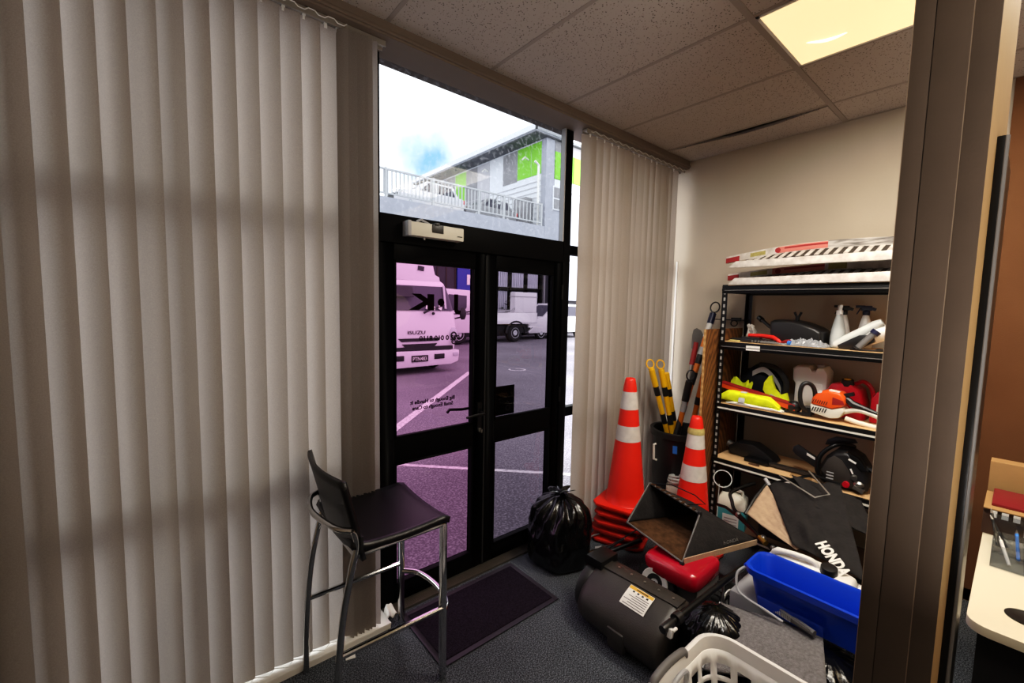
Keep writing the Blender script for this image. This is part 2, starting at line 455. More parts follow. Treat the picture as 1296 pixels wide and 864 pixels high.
# stub of partition with the grooved end face
PX = 1.15
pr = sroot('wall_partition', 'dark taupe end of a partition with grooved trim', 'partition')
MB().b2((PX, .065, 0), (PX + .5, .181, ZC)).build('partition_core', 'tan_paint', pr)
m = MB(); m.b2((PX - .004, .065, 0), (PX, .0992, ZC)); m.b2((PX - .004, .1008, 0), (PX, .1498, ZC)); m.b2((PX - .004, .1512, 0), (PX, .181, ZC))
m.build('end_trim', 'post_paint', pr, bev=.0006)
MB().b2((PX - .002, .1496, 0), (PX, .1514, ZC)).build('groove', 'groove', pr)
MB().b2((PX - .0035, .0993, 0), (PX, .1007, ZC)).build('bright_bead', 'groove_light', pr)
MB().b2((PX - .0045, .1806, 0), (PX - .001, .1816, ZC)).build('corner_bead', 'groove_light', pr)
MB().b2((PX + .19, .052, 0), (PX + .52, .066, 1.967)).build('black_panel', 'black_metal', pr, bev=.003)
MB().cyl((PX + .195, .052, 0), (PX + .195, .052, 1.966), .005, n=8).build('chrome_edge', 'grey_plastic', pr)

# ------------------------------------------------------------------ glazed front
def frame_bars(vs, hs, y0=D, y1=D + .05):
    m = MB()
    for x0, x1, z0, z1 in vs + hs: m.b2((x0, y0, z0), (x1, y1, z1))
    return m
def pane(name, g, x0, x1, z0, z1, par, y=D + .045):
    return MB().grid(lambda u, v: (x0 + (x1 - x0) * u, y, z0 + (z1 - z0) * v), 1, 1).build(name, g, par)
ZT = 2.78
# window_1: left of the door behind the blinds
w = sroot('window_1', 'black framed glazing hidden behind the long vertical blinds', 'window', (.25, D, 0))
frame_bars([(-.36, -.30, 0, ZC), (-.01, .05, 0, ZC), (.80, .852, 0, ZC)], [(-.36, .852, 0, .09), (-.36, .852, .83, .91), (-.36, .852, 1.95, 2.03), (-.36, .852, ZT, ZC)]).build('frame', 'black_frame', w)
for i, (a, b) in enumerate(((-.30, -.01), (.05, .80))):
    for c, d in ((.09, .83), (.91, 1.95), (2.03, ZT)): pane('pane', 'glass_window', a, b, c, d, w)
# window_2: transom over the door
w = sroot('window_2', 'dirty fixed glass pane above the double doors', 'window', (1.49, D, 2.03))
frame_bars([(2.13, 2.195, 1.90, ZC)], [(.852, 2.13, ZT, ZC), (.852, 2.13, 1.90, 2.037)]).build('frame', 'black_frame', w, bev=.003)
m = MB(); m.b2((2.112, D - .004, 2.037), (2.122, D + .03, ZT)); m.build('glazing_bead', 'light_grey', w)
pane('pane', 'glass_clear', .852, 2.13, 2.037, ZT, w)
# window_3: sidelight right of the door
w = sroot('window_3', 'narrow strip of clear sidelight glass right of the doors', 'window', (2.8, D, 0))
frame_bars([(2.13, 2.195, 0, 1.90), (2.83, 2.89, 0, ZC), (3.452, XB, 0, ZC)], [(2.195, 3.452, 0, .09), (2.195, 3.452, .835, .90), (2.195, 3.452, 1.957, 2.02), (2.195, 3.452, ZT, ZC)]).build('frame', 'black_frame', w, bev=.003)
for a, b in ((2.195, 2.83), (2.89, 3.452)):
    for c, d in ((.09, .835), (.90, 1.957), (2.02, ZT)): pane('pane', 'glass_side', a, b, c, d, w)
# doors
def door(name, label, x0, x1, gl, gx0, gx1):
    d = sroot(name, label, 'door', ((x0 + x1) / 2, D, 0))
    m = MB(); y0, y1 = D + .012, D + .062
    for a in ((x0, gx0, .015, 1.903), (gx1, x1, .015, 1.903), (gx0, gx1, 1.817, 1.903), (gx0, gx1, .775, .905), (gx0, gx1, .015, .11)):
        m.b2((a[0], y0, a[2]), (a[1], y1, a[3]))
    m.build('frame', 'black_frame', d, bev=.002)
    m = MB()
    for z0, z1 in ((.905, 1.817), (.11, .775)):
        for zz in (z0, z1 - .012): m.b2((gx0, y0 - .004, zz), (gx1, y0 + .02, zz + .012))
        for xx in (gx0, gx1 - .012): m.b2((xx, y0 - .004, z0), (xx + .012, y0 + .02, z1))
    m.build('glazing_bead', 'black_frame', d, bev=.002)
    pane('pane', gl, gx0, gx1, .905, 1.817, d, D + .05); pane('pane', gl, gx0, gx1, .11, .775, d, D + .05)
    return d
dl = door('door_1', 'left glazed door leaf with pink tinted glass and mirrored lettering', .856, 1.493, 'glass_pink', .928, 1.420)
dr = door('door_2', 'right glazed door leaf with mauve tinted glass and a black sign', 1.497, 2.128, 'glass_mauve', 1.572, 2.055)
# lever handles of the left leaf (inside and outside) and the lock
m = MB(); m.cyl((1.458, D + .012, .972), (1.458, D - .045, .972), .009, n=12)
m.tube([(1.458, D - .045, .972), (1.40, D - .047, .972), (1.335, D - .045, .966)], [.009, .008, .007], 10)
m.box((1.458, D + .008, .95), (.03, .012, .16))
m.build('lever_handle', 'black_metal', dl)
m = MB(); m.tube([(1.45, D + .06, .975), (1.45, D + .11, .975), (1.40, D + .112, .975), (1.318, D + .11, .985), (1.30, D + .11, .968)], .009, 10)
m.build('lever_handle', 'black_metal', dl)
m = MB(); m.cyl((1.46, D + .014, .865), (1.46, D - .004, .865), .012, n=16); m.box((1.462, D - .008, .862), (.006, .02, .022))
m.build('lock', 'steel', dl)
m = MB(); m.cyl((1.463, D + .01, .982), (1.463, D + .002, .982), .008, n=12); m.build('screw', 'steel', dl)
m = MB(); m.b2((1.49, D + .004, .02), (1.499, D + .014, 1.885)); m.build('meeting_seal', 'tyre', dl)
# lettering on the outer face, read from the car park
GY = D + .0525
text('lettering', 'J', .112, (1.335, GY, 1.577), (-1, 0, 0), (0, 0, 1), 'ink', dl, bold=.006, sx=1.15)
MB().cyl((1.222, GY, 1.612), (1.222, GY + .001, 1.612), .021, n=24).build('lettering', 'ink', dl)
text('lettering', 'K', .108, (1.182, GY, 1.575), (-1, 0, 0), (0, 0, 1), 'ink', dl, bold=.006, sx=1.8)
text('lettering', '022 0 010 8110', .036, (1.345, GY, 1.404), (-1, 0, 0), (0, 0, 1), 'ink', dl, bold=.0012, sx=1.12)
text('lettering', 'Big Enough to Handle It', .029, (1.317, GY, 1.062), (-1, 0, .0), (0, 0, 1), 'ink', dl, bold=.0009)
text('lettering', 'Small Enough to Care', .029, (1.305, GY, 1.030), (-1, 0, .0), (0, 0, 1), 'ink', dl, bold=.0009)
m = MB(); m.b2((1.575, D + .054, .912), (1.768, D + .057, 1.098)); m.build('sign', 'black_plastic', dr, label='black square sign stuck on the glass')
text('lettering', '6', .10, (1.74, D + .0515, .935), (-1, 0, 0), (0, 0, 1), 'grey_plastic', dr, depth=.0002)
# hinges
for z in (.3, 1.0, 1.7):
    MB().cyl((2.132, D + .004, z - .05), (2.132, D + .004, z + .05), .008, n=10).build('hinge', 'black_metal', dr)
# threshold
m = MB(); m.b2((.852, D - .055, 0), (2.13, D + .1, .014))
for i in range(6): m.b2((.852, D - .05 + i * .009, .014), (2.13, D - .046 + i * .009, .017))
struct(m.build('trim_3', 'threshold_metal'), 'ribbed metal threshold under the doors', 'threshold')
m = MB(); m.b2((-.7, 1.895, 0), (.845, D, .03)); m.b2((-.7, 1.889, .022), (.845, 1.9, .034))
struct(m.build('trim_4', 'white_trim', bev=.002), 'white sill strip along the floor under the blinds', 'sill')
m = MB(); m.b2((2.2, 1.96, 0), (XB, D, .03)); struct(m.build('trim_5', 'white_trim', bev=.002), 'white sill strip right of the doors', 'sill')
struct(MB().b2((XB - .012, .0, 0), (XB, 1.94, .07)).build('baseboard_right', 'black_plastic', bev=.002), 'dark skirting behind the shelving', 'baseboard')
# door closer
dc = thing('door_closer', 'beige box door closer on the frame above the doors', 'door closer', (1.13, D, 1.94))
MB().b2((.972, D - .062, 1.937), (1.292, D - .004, 2.005)).build('cover', 'offwhite', dc, bev=.006)
MB().b2((.966, D - .066, 1.934), (.985, D - .002, 2.008)).build('end_cap', 'light_grey', dc, bev=.004)
m = MB(); m.b2((1.10, D - .066, 1.962), (1.165, D - .061, 2.004)); m.b2((1.115, D - .07, 2.0), (1.14, D - .03, 2.012)); m.build('bracket', 'black_plastic', dc, bev=.002)
m = MB(); m.tube([(1.10, D - .03, 2.008), (1.05, D - .04, 2.022), (1.03, D - .03, 2.012)], .006, 8); m.build('arm', 'light_grey', dc)
m = MB(); m.b2((1.25, D - .0635, 1.957), (1.28, D - .061, 1.961)); m.build('mark', 'ink', dc)
m = MB(); m.cyl((1.07, D - .035, 1.937), (1.07, D - .035, 1.925), .006, n=8); m.build('screw', 'steel', dc)

# ------------------------------------------------------------------ vertical blinds
def slat_mesh(mb, x, ang, w=.122, z0=.045, z1=2.735, y=1.945, bulge=.010, sway=0.0, twist=0.0):
    nz = 14
    def fn(u, v):
        s = (u - .5) * w; a = ang + twist * (1 - v)
        b = bulge * (1 - (2 * u - 1) ** 2)
        X = x + sway * (1 - v) + s * math.cos(a) - b * math.sin(a)
        Y = y - s * math.sin(a) - b * math.cos(a)
        return (X, Y, z0 + (z1 - z0) * v)
    return mb.grid(fn, 8, nz)
def blind(name, label, xs, angs, m, x0, x1, sk=0):
    b = thing(name, label, 'blind', ((x0 + x1) / 2, 1.925, 0))
    mb = MB(); mb.prism([(1.918, 2.738), (1.922, 2.738), (1.922, 2.75), (1.958, 2.75), (1.958, 2.738), (1.962, 2.738), (1.962, 2.762), (1.918, 2.762)], x1 - x0, M=Matrix(((0, 0, 1), (1, 0, 0), (0, 1, 0))), o=(x0, 0, 0))
    mb.build('headrail', 'alu', b)
    for x, a in zip(xs, angs):
        k = rnd.uniform(-1, 1)
        slat_mesh(MB(), x, a, sway=.003 * k, twist=R(2.0) * rnd.uniform(-1, 1)).build('slat', m, b, smooth=80, weld=False)
    for x in xs: MB().b2((x - .006, 1.934, 2.722), (x + .006, 1.946, 2.744)).build('carrier', 'white_plastic', b)
    return b
xs = [-.835 + .0745 * i for i in range(19)]; angs = [R(17 + rnd.uniform(-1.5, 1.5)) for q in xs]
angs[11] = R(10)
xs += [.588, .635, .655, .673, .69, .706, .722, .737, .752]; angs += [R(6), R(62), R(66), R(64), R(68), R(64), R(66), R(60), R(48)]
bl = blind('vertical_blind', 'long beige vertical blind drawn across the glazing left of the doors', xs, angs, 'slat_left', -.86, .84)
mb = MB(); cp = []
for i, x in enumerate([q for q in xs if q > -.2]):
    cp += [(x - .02, 1.93, .047), (x + .015, 1.905, .05), (x + .035, 1.92, .03)]
mb.tube(cp, .0016, 5); mb.build('bottom_chain', 'white_plastic', bl)
xr = []; ar = []; x = 2.262
i = 0
while x < 3.33:
    xr.append(x); ar.append(R(17 + 6 * math.sin(i * 1.7) + rnd.uniform(-3, 3))); x += .070 + .014 * math.sin(i * .9); i += 1
br = blind('vertical_blind', 'brown-shaded vertical blind drawn between the doors and the corner', xr, ar, 'slat_right', 2.21, 3.46)
mb = MB()
cp = []
for i in range(60):
    x = 2.23 + i * .0205
    cp.append((x, 1.899 + (.004 if i % 2 else 0), 2.742 + (.009 if (i // 2) % 2 else -.003)))
mb.tube(cp, .0022, 5); mb.build('spacer_chain', 'white_plastic', br)
mb = MB(); cp = []
for i in range(22):
    x = .40 + i * .0125
    cp.append((x, 1.899, 2.742 + (.009 if (i // 3) % 2 else -.002)))
mb.tube(cp, .0022, 5); mb.build('spacer_chain', 'white_plastic', bl)
mb = MB(); mb.b2((3.395, 1.905, .9), (3.41, 1.92, 2.0)); mb.build('control_wand', 'white_plastic', br)

# ------------------------------------------------------------------ ceiling light
def ceiling_light(label, x0, x1, y0, y1):
    l = thing('ceiling_light', label, 'ceiling light', ((x0 + x1) / 2, (y0 + y1) / 2, ZC))
    m = MB(); t = .012
    m.b2((x0, y0, ZC - .005), (x0 + t, y1, ZC)); m.b2((x1 - t, y0, ZC - .005), (x1, y1, ZC)); m.b2((x0, y0, ZC - .005), (x1, y0 + t, ZC)); m.b2((x0, y1 - t, ZC - .005), (x1, y1, ZC))
    m.build('frame', 'white_trim', l)
    MB().grid(lambda u, v: (x0 + t + (x1 - x0 - 2 * t) * u, y0 + t + (y1 - y0 - 2 * t) * v, ZC - .003), 4, 4).build('diffuser', 'diffuser', l)
    return l
cl = ceiling_light('recessed fluorescent ceiling light with glowing cream diffuser above the shelving', 1.985, 2.531, -.371, .821)
m = MB(); pts = [(2.330 + .045 * t + .02 * math.sin(t * PI), .735 - .14 * t, ZC - .006) for t in [i / 10 for i in range(11)]]
m.tube(pts, [.001 + .006 * math.sin(PI * i / 10) for i in range(11)], 6); m.build('bright_mark', emit_mat('mark_glow', (255, 250, 235), 1.3), cl)
ceiling_light('added unseen ceiling light filling the back of the room', .275, .821, -1.591, -.399)  # fixture out of view, put in to brighten the room
def area(name, loc, rot, sx, sy, e, col):
    ld = bpy.data.lights.new(name, 'AREA'); ld.shape = 'RECTANGLE'; ld.size = sx; ld.size_y = sy; ld.energy = e; ld.color = col
    o = bpy.data.objects.new(name, ld); COL.objects.link(o); o.location = loc; o.rotation_euler = rot; return o
area('lamp_shelving', (2.258, .225, ZC - .012), (0, 0, 0), .5, 1.14, 40, (1, .92, .80))
area('fill_back', (.55, -1.0, ZC - .012), (0, 0, 0), .5, 1.14, 16, (1, .92, .82))  # invented source for general fill at the back
ceiling_light('recessed fluorescent ceiling light over the desk', 2.555, 3.101, -1.591, -.399)
area('lamp_desk', (2.83, -1.0, ZC - .012), (0, 0, 0), .5, 1.14, 9, (1, .74, .42))

def lamp(name, loc, e, col, r=.25):
    ld = bpy.data.lights.new(name, 'POINT'); ld.energy = e; ld.color = col; ld.shadow_soft_size = r
    o = bpy.data.objects.new(name, ld); COL.objects.link(o); o.location = loc; return o
a_ = area('fill_front', (1.3, .45, 2.76), (0, 0, 0), .5, .5, 9, (1, .95, .89))  # unseen area light added to brighten the shelf contents
a_.rotation_euler = (V(3.0, 1.0, .8) - V(1.3, .45, 2.76)).to_track_quat('-Z', 'Y').to_euler(); a_.data.spread = R(95)
lamp('fill_room', (-.6, -1.9, 1.3), 7, (1, .93, .86), .3)  # unseen point source added as soft room fill, no fixture
area('fill_up', (.5, -.5, 1.0), (PI, 0, 0), .5, .5, 24, (1, .95, .9))  # unseen upward light added to lift the ceiling
lamp('lamp_office', (2.6, -1.6, 1.5), 6, (1, .74, .45), .25)
# ------------------------------------------------------------------ outside
G = -.03
o = MB().b2((-30, D + .1, G - .2), (60, 70, G)).build('ground', 'asphalt'); struct(o, 'asphalt car park outside the doors', 'ground')
def line(a, b, w, label):
    a = Vector((*a, G)); b = Vector((*b, G)); t = (b - a).normalized(); n = Vector((-t.y, t.x, 0)) * w / 2
    m = MB(); m.prism([(p.x, p.y) for p in (a - n, b - n, b + n, a + n)], .004, o=(0, 0, G))
    struct(m.build('ground_line', 'line_paint'), label, 'painted line')
line((2.2, 5.0), (5.9, 8.62), .12, 'long white bay line running from the doors towards the truck')
line((-1.0, 6.86), (3.6, 2.2), .06, 'white line crossing in front of the doors')
m = MB()
for k in range(14):
    a = 2 * PI * k / 14
    if k in (3, 4): continue
    m.box((7.15 + .2 * math.cos(a), 8.3 + .2 * math.sin(a), G + .002), (.05, .08, .004), (0, 0, a))
struct(m.build('ground_mark', 'line_paint'), 'small worn white ring painted on the asphalt', 'painted mark')

# --- truck facing the doors
T = thing('truck', 'white cab-over truck facing the doors, cut off by the door frame', 'truck', (4.81, 9.9, G))
x0, x1, yf = 3.81, 5.81, 9.0
def cab_ring(z, xm, yfr, yb=10.9):   # rounded front
    r = .18; pts = []
    for k in range(7):
        a = PI + PI / 2 * k / 6; pts.append(V(x0 + xm + r + r * math.cos(a), yfr + r + r * math.sin(a), z))
    for k in range(7):
        a = 1.5 * PI + PI / 2 * k / 6; pts.append(V(x1 - xm - r + r * math.cos(a), yfr + r + r * math.sin(a), z))
    pts += [V(x1 - xm, yb, z), V(x0 + xm, yb, z)]
    return pts
m = MB(); m.rings([cab_ring(z, a, y) for z, a, y in ((.52, .04, 9.02), (.75, .02, 9.0), (1.1, .0, 9.02), (1.42, .03, 9.07), (1.43, .05, 9.08), (2.05, .12, 9.36), (2.12, .13, 9.40), (2.22, .2, 9.55))])
m.build('cab', 'truck_white', T, smooth=30)
m = MB(); rs = []
for z, a, y in ((1.455, .055, 9.075), (1.75, .085, 9.205), (2.035, .12, 9.335)):
    rs.append([p + V(0, -.012, 0) for p in cab_ring(z, a - .006, y)][2:12])
vr = [[m.bm.verts.new(p) for p in r] for r in rs]
for i in range(2):
    for j in range(len(vr[0]) - 1): m.bm.faces.new((vr[i][j], vr[i][j + 1], vr[i + 1][j + 1], vr[i + 1][j]))
m.build('windscreen', 'truck_glass', T)
m = MB(); m.box((5.50, 9.17, 1.78), (.05, .02, .62), (R(-24), R(9), 0)); m.build('pillar', 'panel_light', T)
m = MB(); m.box((4.25, 9.11, 1.88), (.75, .02, .26), (R(-24), 0, 0)); m.build('sun_visor', 'clad_dark', T)
for a in (4.98, 5.14, 5.32): MB().box((a, 9.07, 1.515), (.09, .02, .09), (R(-24), .5, 0)).build('dash_papers', 'paper', T)
m = MB(); m.tube([(4.85, 9.0, 1.40), (5.1, 9.02, 1.5), (5.45, 9.08, 1.58)], [.03, .012, .01], 6); m.build('wiper', 'truck_dark', T)
m = MB(); m.prism([(x0 + .15, 2.18), (5.55, 2.12), (5.52, 2.28), (5.40, 2.33), (5.33, 2.60), (x0 + .2, 2.68)], .9, M=Matrix(((1, 0, 0), (0, 0, 1), (0, 1, 0))), o=(0, 9.45, 0)); m.build('roof_deflector', 'truck_white', T, bev=.03)
m = MB(); m.box((5.0, 9.44, 2.46), (.16, .02, .11), (0, R(8), 0)); m.build('decal', 'clad_dark', T)
m = MB(); m.prism([(3.85, .14), (5.55, .16), (5.76, .22), (5.79, .50), (3.82, .53)], .35, M=Matrix(((1, 0, 0), (0, 0, 1), (0, 1, 0))), o=(0, 8.92, 0)); m.build('bumper', 'truck_white', T, bev=.03)
for a in (4.17, 5.22):
    MB().box((a, 8.915, .37), (.27, .03, .12)).build('bumper_vent', 'truck_dark', T, bev=.01)
MB().box((5.67, 8.915, .40), (.14, .03, .09)).build('indicator', 'lamp_glass', T, bev=.01)
for z, a, b in ((.81, 4.2, 5.3), (.68, 4.3, 5.2)):
    MB().prism([(a, 0), (b, 0), (b - .08, -.075), (a + .08, -.075)], .03, M=Matrix(((1, 0, 0), (0, 0, 1), (0, 1, 0))), o=(0, 8.985, z)).build('grille_slot', 'truck_dark', T)
MB().box((4.75, 8.99, .565), (1.75, .04, .09)).build('grille_slot', 'truck_dark', T)
m = MB(); m.ball((5.66, 9.03, .86), (.13, .08, .2), 16); m.build('headlight', 'lamp_glass', T)
m = MB(); m.torus((5.64, 8.955, .86), .07, .02, align((0, 1, 0))); m.torus((5.64, 8.955, .70), .05, .015, align((0, 1, 0))); m.build('lamp_ring', 'truck_dark', T)
text('badge', 'ISUZU', .115, (4.43, 8.995, .905), (1, 0, 0), (0, 0, 1), 'ink', T, depth=.004, sx=1.45)
p = MB().box((4.70, 8.905, .345), (.42, .015, .15)).build('number_plate', 'ink', T, bev=.004)
text('plate_lettering', 'PTN483', .125, (4.51, 8.895, .30), (1, 0, 0), (0, 0, 1), 'paper', p, depth=.002, sx=.86)
for s in (4.05, 5.5):
    wh = MB().lathe([(.02, -.11), (.26, -.11), (.36, -.08), (.385, 0), (.36, .08), (.26, .11), (.02, .11)], (s, 9.75, G + .385), 28, align((1, 0, 0))).build('wheel', 'tyre', T)
    MB().lathe([(.01, .12), (.16, .125), (.2, .1)], (s, 9.75, G + .385), 20, align((1, 0, 0))).build('hub', 'steel', wh)
m = MB(); m.b2((4.0, 9.3, .3), (5.6, 14, .55)); m.build('chassis', 'truck_dark', T)
m = MB(); m.b2((3.85, 11.1, .95), (5.75, 15, 1.05)); m.b2((3.85, 11.05, .95), (5.75, 11.12, 1.9)); m.build('deck', 'truck_white', T)
m = MB(); m.tube([(5.78, 9.2, 1.25), (5.98, 9.12, 1.3)], .02, 6); m.ball((6.02, 9.14, 1.38), (.1, .05, .17), 12); m.build('mirror', 'truck_dark', T)
m = MB()
for a in (4.1, 5.1): m.cyl((a, 9.02, 1.385), (a, 8.99, 1.385), .035, n=12)
m.build('washer_jet', 'truck_dark', T)

# --- second truck, side on
def wheel(par, c, r, w, hub=.55):
    wh = MB().lathe([(.02, -w / 2), (r * .8, -w / 2), (r * .97, -w * .3), (r, 0), (r * .97, w * .3), (r * .8, w / 2), (.02, w / 2)], c, 28, align((0, 1, 0))).build('wheel', 'tyre', par)
    MB().lathe([(.01, w / 2 + .005), (r * .2, w / 2 + .02), (r * hub * .7, w / 2 - .02), (r * hub, w / 2 + .006), (r * hub * 1.05, w / 2 - .02)], c, 24, align((0, -1, 0))).build('hub', 'lamp_glass', wh)
T2 = thing('truck', 'white flat deck truck seen side on beyond the right door', 'truck', (11.8, 15.6, G))
YS = 14.7
m = MB(); prof = [(8.35, .45), (10.15, .45), (10.15, 2.2), (8.75, 2.25), (8.5, 2.05), (8.3, 1.4), (8.25, .7)]
m.prism(prof, 1.8, M=Matrix(((1, 0, 0), (0, 0, 1), (0, 1, 0))), o=(0, YS, 0)); m.build('cab', 'truck_white', T2, bev=.06)
m = MB(); m.prism([(8.75, 1.42), (9.72, 1.35), (9.86, 1.5), (9.86, 1.98), (9.0, 2.02)], .02, M=Matrix(((1, 0, 0), (0, 0, 1), (0, 1, 0))), o=(0, YS - .012, 0)); m.build('side_window', 'truck_glass', T2, bev=.004)
m = MB(); m.box((9.95, YS - .25, 1.45), (.1, .12, .3)); m.tube([(9.75, YS, 1.3), (9.95, YS - .25, 1.35)], .03, 6); m.build('mirror', 'truck_dark', T2, bev=.02)
m = MB(); m.b2((8.3, YS - .02, 1.22), (10.15, YS, 1.26)); m.build('door_line', 'clad_dark', T2)
m = MB(); m.b2((10.3, YS, 1.25), (13.85, YS + 1.9, 1.31)); m.b2((10.3, YS, .82), (13.85, YS + .05, 1.31)); m.b2((10.3, YS + 1.85, .82), (13.85, YS + 1.9, 1.31)); m.b2((13.8, YS, .82), (13.85, YS + 1.9, 1.31)); m.b2((10.3, YS, .8), (13.85, YS + 1.9, .86))
m.build('deck', 'truck_white', T2, bev=.01)
m = MB(); m.b2((12.48, YS + .02, 1.31), (13.82, YS + .4, 2.23)); m.build('deck_box', 'truck_white', T2, bev=.05, seg=3)
m = MB(); m.b2((12.46, YS, 2.02), (13.84, YS + .42, 2.05)); m.build('box_seam', 'light_grey', T2)
m = MB(); m.b2((10.35, YS + .02, 1.38), (12.4, YS + .07, 1.43)); m.tube([(12.3, YS + .05, 1.4), (12.46, YS + .05, 1.52)], .03, 6); m.b2((11.0, YS + .02, 1.31), (11.2, YS + .3, 1.62)); m.build('ladder_rail', 'light_grey', T2)
m = MB(); m.b2((8.5, YS + .3, .4), (13.7, YS + 1.5, .72)); m.build('chassis', 'truck_dark', T2)
wheel(T2, (9.55, YS + .2, G + .42), .42, .3); wheel(T2, (12.55, YS + .2, G + .42), .42, .3)
m = MB(); m.tube([(12.02 + .53 * 0 + .55 * math.cos(a) + .53, YS + .02, G + .42 + .52 * math.sin(a)) for a in [PI * k / 12 for k in range(13)]], .05, 6); m.build('mudguard', 'truck_dark', T2)
m = MB(); m.box((13.6, YS + .1, .55), (.5, .08, .06), (0, R(-35), 0)); m.b2((13.35, YS + .05, .62), (13.8, YS + .12, .72)); m.build('underrun_bar', 'truck_white', T2)

# --- cars
def car(label, x, y, z, sc=1.0, red=False, body='truck_white'):
    c = thing('car', label, 'car', (x + 2.2 * sc, y + .9, z))
    P = lambda a, b: (x + a * sc, z + b * sc)
    XZ = Matrix(((1, 0, 0), (0, 0, 1), (0, 1, 0)))
    m = MB(); m.prism([P(.05, .3), P(4.4, .3), P(4.45, .95), P(4.3, 1.05), P(1.3, 1.1), P(.25, .95), P(0, .75)], 1.75, M=XZ, o=(0, y, 0)); m.build('body', body, c, bev=.06)
    m = MB(); m.prism([P(1.1, 1.05), P(4.2, 1.03), P(3.7, 1.68), P(2.0, 1.72)], 1.5, M=XZ, o=(0, y + .12, 0)); m.build('cabin', body, c, bev=.08)
    m = MB(); m.prism([P(1.5, 1.1), P(2.5, 1.1), P(2.5, 1.6), P(2.05, 1.62)], .02, M=XZ, o=(0, y + .105, 0)); m.prism([P(2.6, 1.1), P(3.85, 1.1), P(3.6, 1.58), P(2.6, 1.6)], .02, M=XZ, o=(0, y + .105, 0)); m.build('side_window', 'truck_glass', c)
    m = MB(); m.face([V(x + 1.13 * sc, y + .25, z + 1.1 * sc), V(x + 1.13 * sc, y + 1.5, z + 1.1 * sc), V(x + 1.95 * sc, y + 1.4, z + 1.68 * sc), V(x + 1.95 * sc, y + .35, z + 1.68 * sc)]); m.build('windscreen', 'truck_glass', c)
    m = MB(); m.b2((x - .01, y + .35, z + .45 * sc), (x + .05, y + 1.4, z + .78 * sc)); m.b2((x + .0, y - .01, z + .5), (x + .06, y + .3, z + .62)); m.build('grille', 'truck_dark', c, bev=.01)
    m = MB(); m.b2((x + .08, y - .012, z + .78 * sc), (x + .42, y + .3, z + .9 * sc)); m.build('headlight', 'lamp_glass', c, bev=.02)
    m = MB(); m.b2((x + 4.36 * sc, y - .012, z + .75 * sc), (x + 4.47 * sc, y + .3, z + 1.0 * sc)); m.build('tail_light', 'bright_red', c, bev=.02)
    for a in (.85, 3.55): wheel(c, (x + a * sc, y + .12, z + .33), .33, .22, .7)
    return c
car('white car parked behind the flat deck truck, seen through the sidelight', 13.92, 15.4, G, 1.05)
car('white car parked on the upper deck behind the railing with a red tail light', 8.9, 19.2, 6.17, .85)
car('dark car parked on the upper deck beside the white one', 12.9, 19.4, 6.17, .8, body='panel_grey')

# --- building opposite
B = thing('building', 'two level building opposite with grey deck edge and green wall panels', 'building', (16, 18, G))
YF = 18.0
m = MB(); m.b2((-12, YF, 5.45), (17.34, YF + 30, 6.17)); m.build('deck_slab', 'concrete', B)
m = MB(); m.b2((-12, YF + .25, G), (40, YF + .6, 5.45)); m.build('lower_wall', 'clad_dark', B)
m = MB()
for k in range(60): m.b2((-12 + k * .5, YF + .22, G), (-11.94 + k * .5, YF + .25, 5.4))
m.build('cladding_battens', 'groove', B)
for (a, b) in ((13.0, 13.72), (13.95, 14.85), (15.1, 16.0), (16.25, 17.1)):
    for c, d in ((.6, 2.42), (2.6, 3.75)):
        f = MB().b2((a, YF + .2, c), (b, YF + .24, d)).build('window', 'pane_far', B)
        m = MB()
        n = 7
        for k in range(n): m.b2((a + (b - a) * (k + .12) / n, YF + .17, c + .03), (a + (b - a) * (k + .8) / n, YF + .195, d - .03))
        m.build('window_blind', 'blind_far', f)
m = MB()
for a in (13.72, 14.85, 16.0, 17.1): m.b2((a, YF + .1, G), (a + .23, YF + .3, 3.9))
m.b2((12.9, YF + .1, 2.42), (17.3, YF + .26, 2.6)); m.b2((12.9, YF + .1, 3.75), (17.3, YF + .26, 3.95)); m.build('window_mullions', 'black_frame', B)
m = MB(); m.b2((17.1, YF + .1, G), (17.2, YF + .2, 4)); m.b2((17.5, YF + .05, 0), (17.56, YF + .2, 5)); m.build('downpipe', 'panel_grey', B)
sg = MB().b2((11.6, YF + .12, 2.2), (12.75, YF + .2, 3.9)).build('sign', 'sign_blue', B)
m = MB(); m.b2((12.15, YF + .09, 2.62), (12.32, YF + .12, 3.12)); m.b2((12.32, YF + .09, 2.95), (12.55, YF + .12, 3.12)); m.b2((12.40, YF + .09, 3.12), (12.48, YF + .12, 3.6)); m.b2((12.3, YF + .09, 3.4), (12.6, YF + .12, 3.48)); m.build('sign_mark', 'paper', sg)
# upper storey
Xc = 17.346
m = MB(); m.b2((Xc, YF, 5.45), (Xc + .66, YF + .4, 11.1)); m.build('corner_column', 'concrete', B)
m = MB(); m.b2((Xc + .02, YF + .1, 6.17), (Xc + 14, YF + 13.5, 11.1)); m.build('upper_wall', 'panel_white', B)
m = MB(); m.b2((Xc + .66, YF + .02, 2.0), (Xc + 14, YF + .15, 7.9)); m.build('lower_cladding', 'concrete', B)
def wing(y0, y1, z0, z1, mt): MB().b2((Xc, YF + y0, z0), (Xc + .03, YF + y1, z1)).build('wall_panel', mt, B)
wing(.4, 1.25, 9.2, 11.0, 'panel_green'); wing(1.29, 2.5, 9.2, 11.0, 'panel_green'); wing(2.54, 3.9, 9.15, 11.0, 'panel_grey'); wing(3.94, 5.3, 8.2, 11.0, 'panel_white')
wing(5.34, 6.7, 8.6, 11.0, 'panel_light'); wing(6.74, 8.1, 8.6, 11.0, 'panel_grey'); wing(8.14, 9.5, 9.0, 11.0, 'panel_green'); wing(9.54, 13, 8.6, 11.0, 'panel_grey')
m = MB()
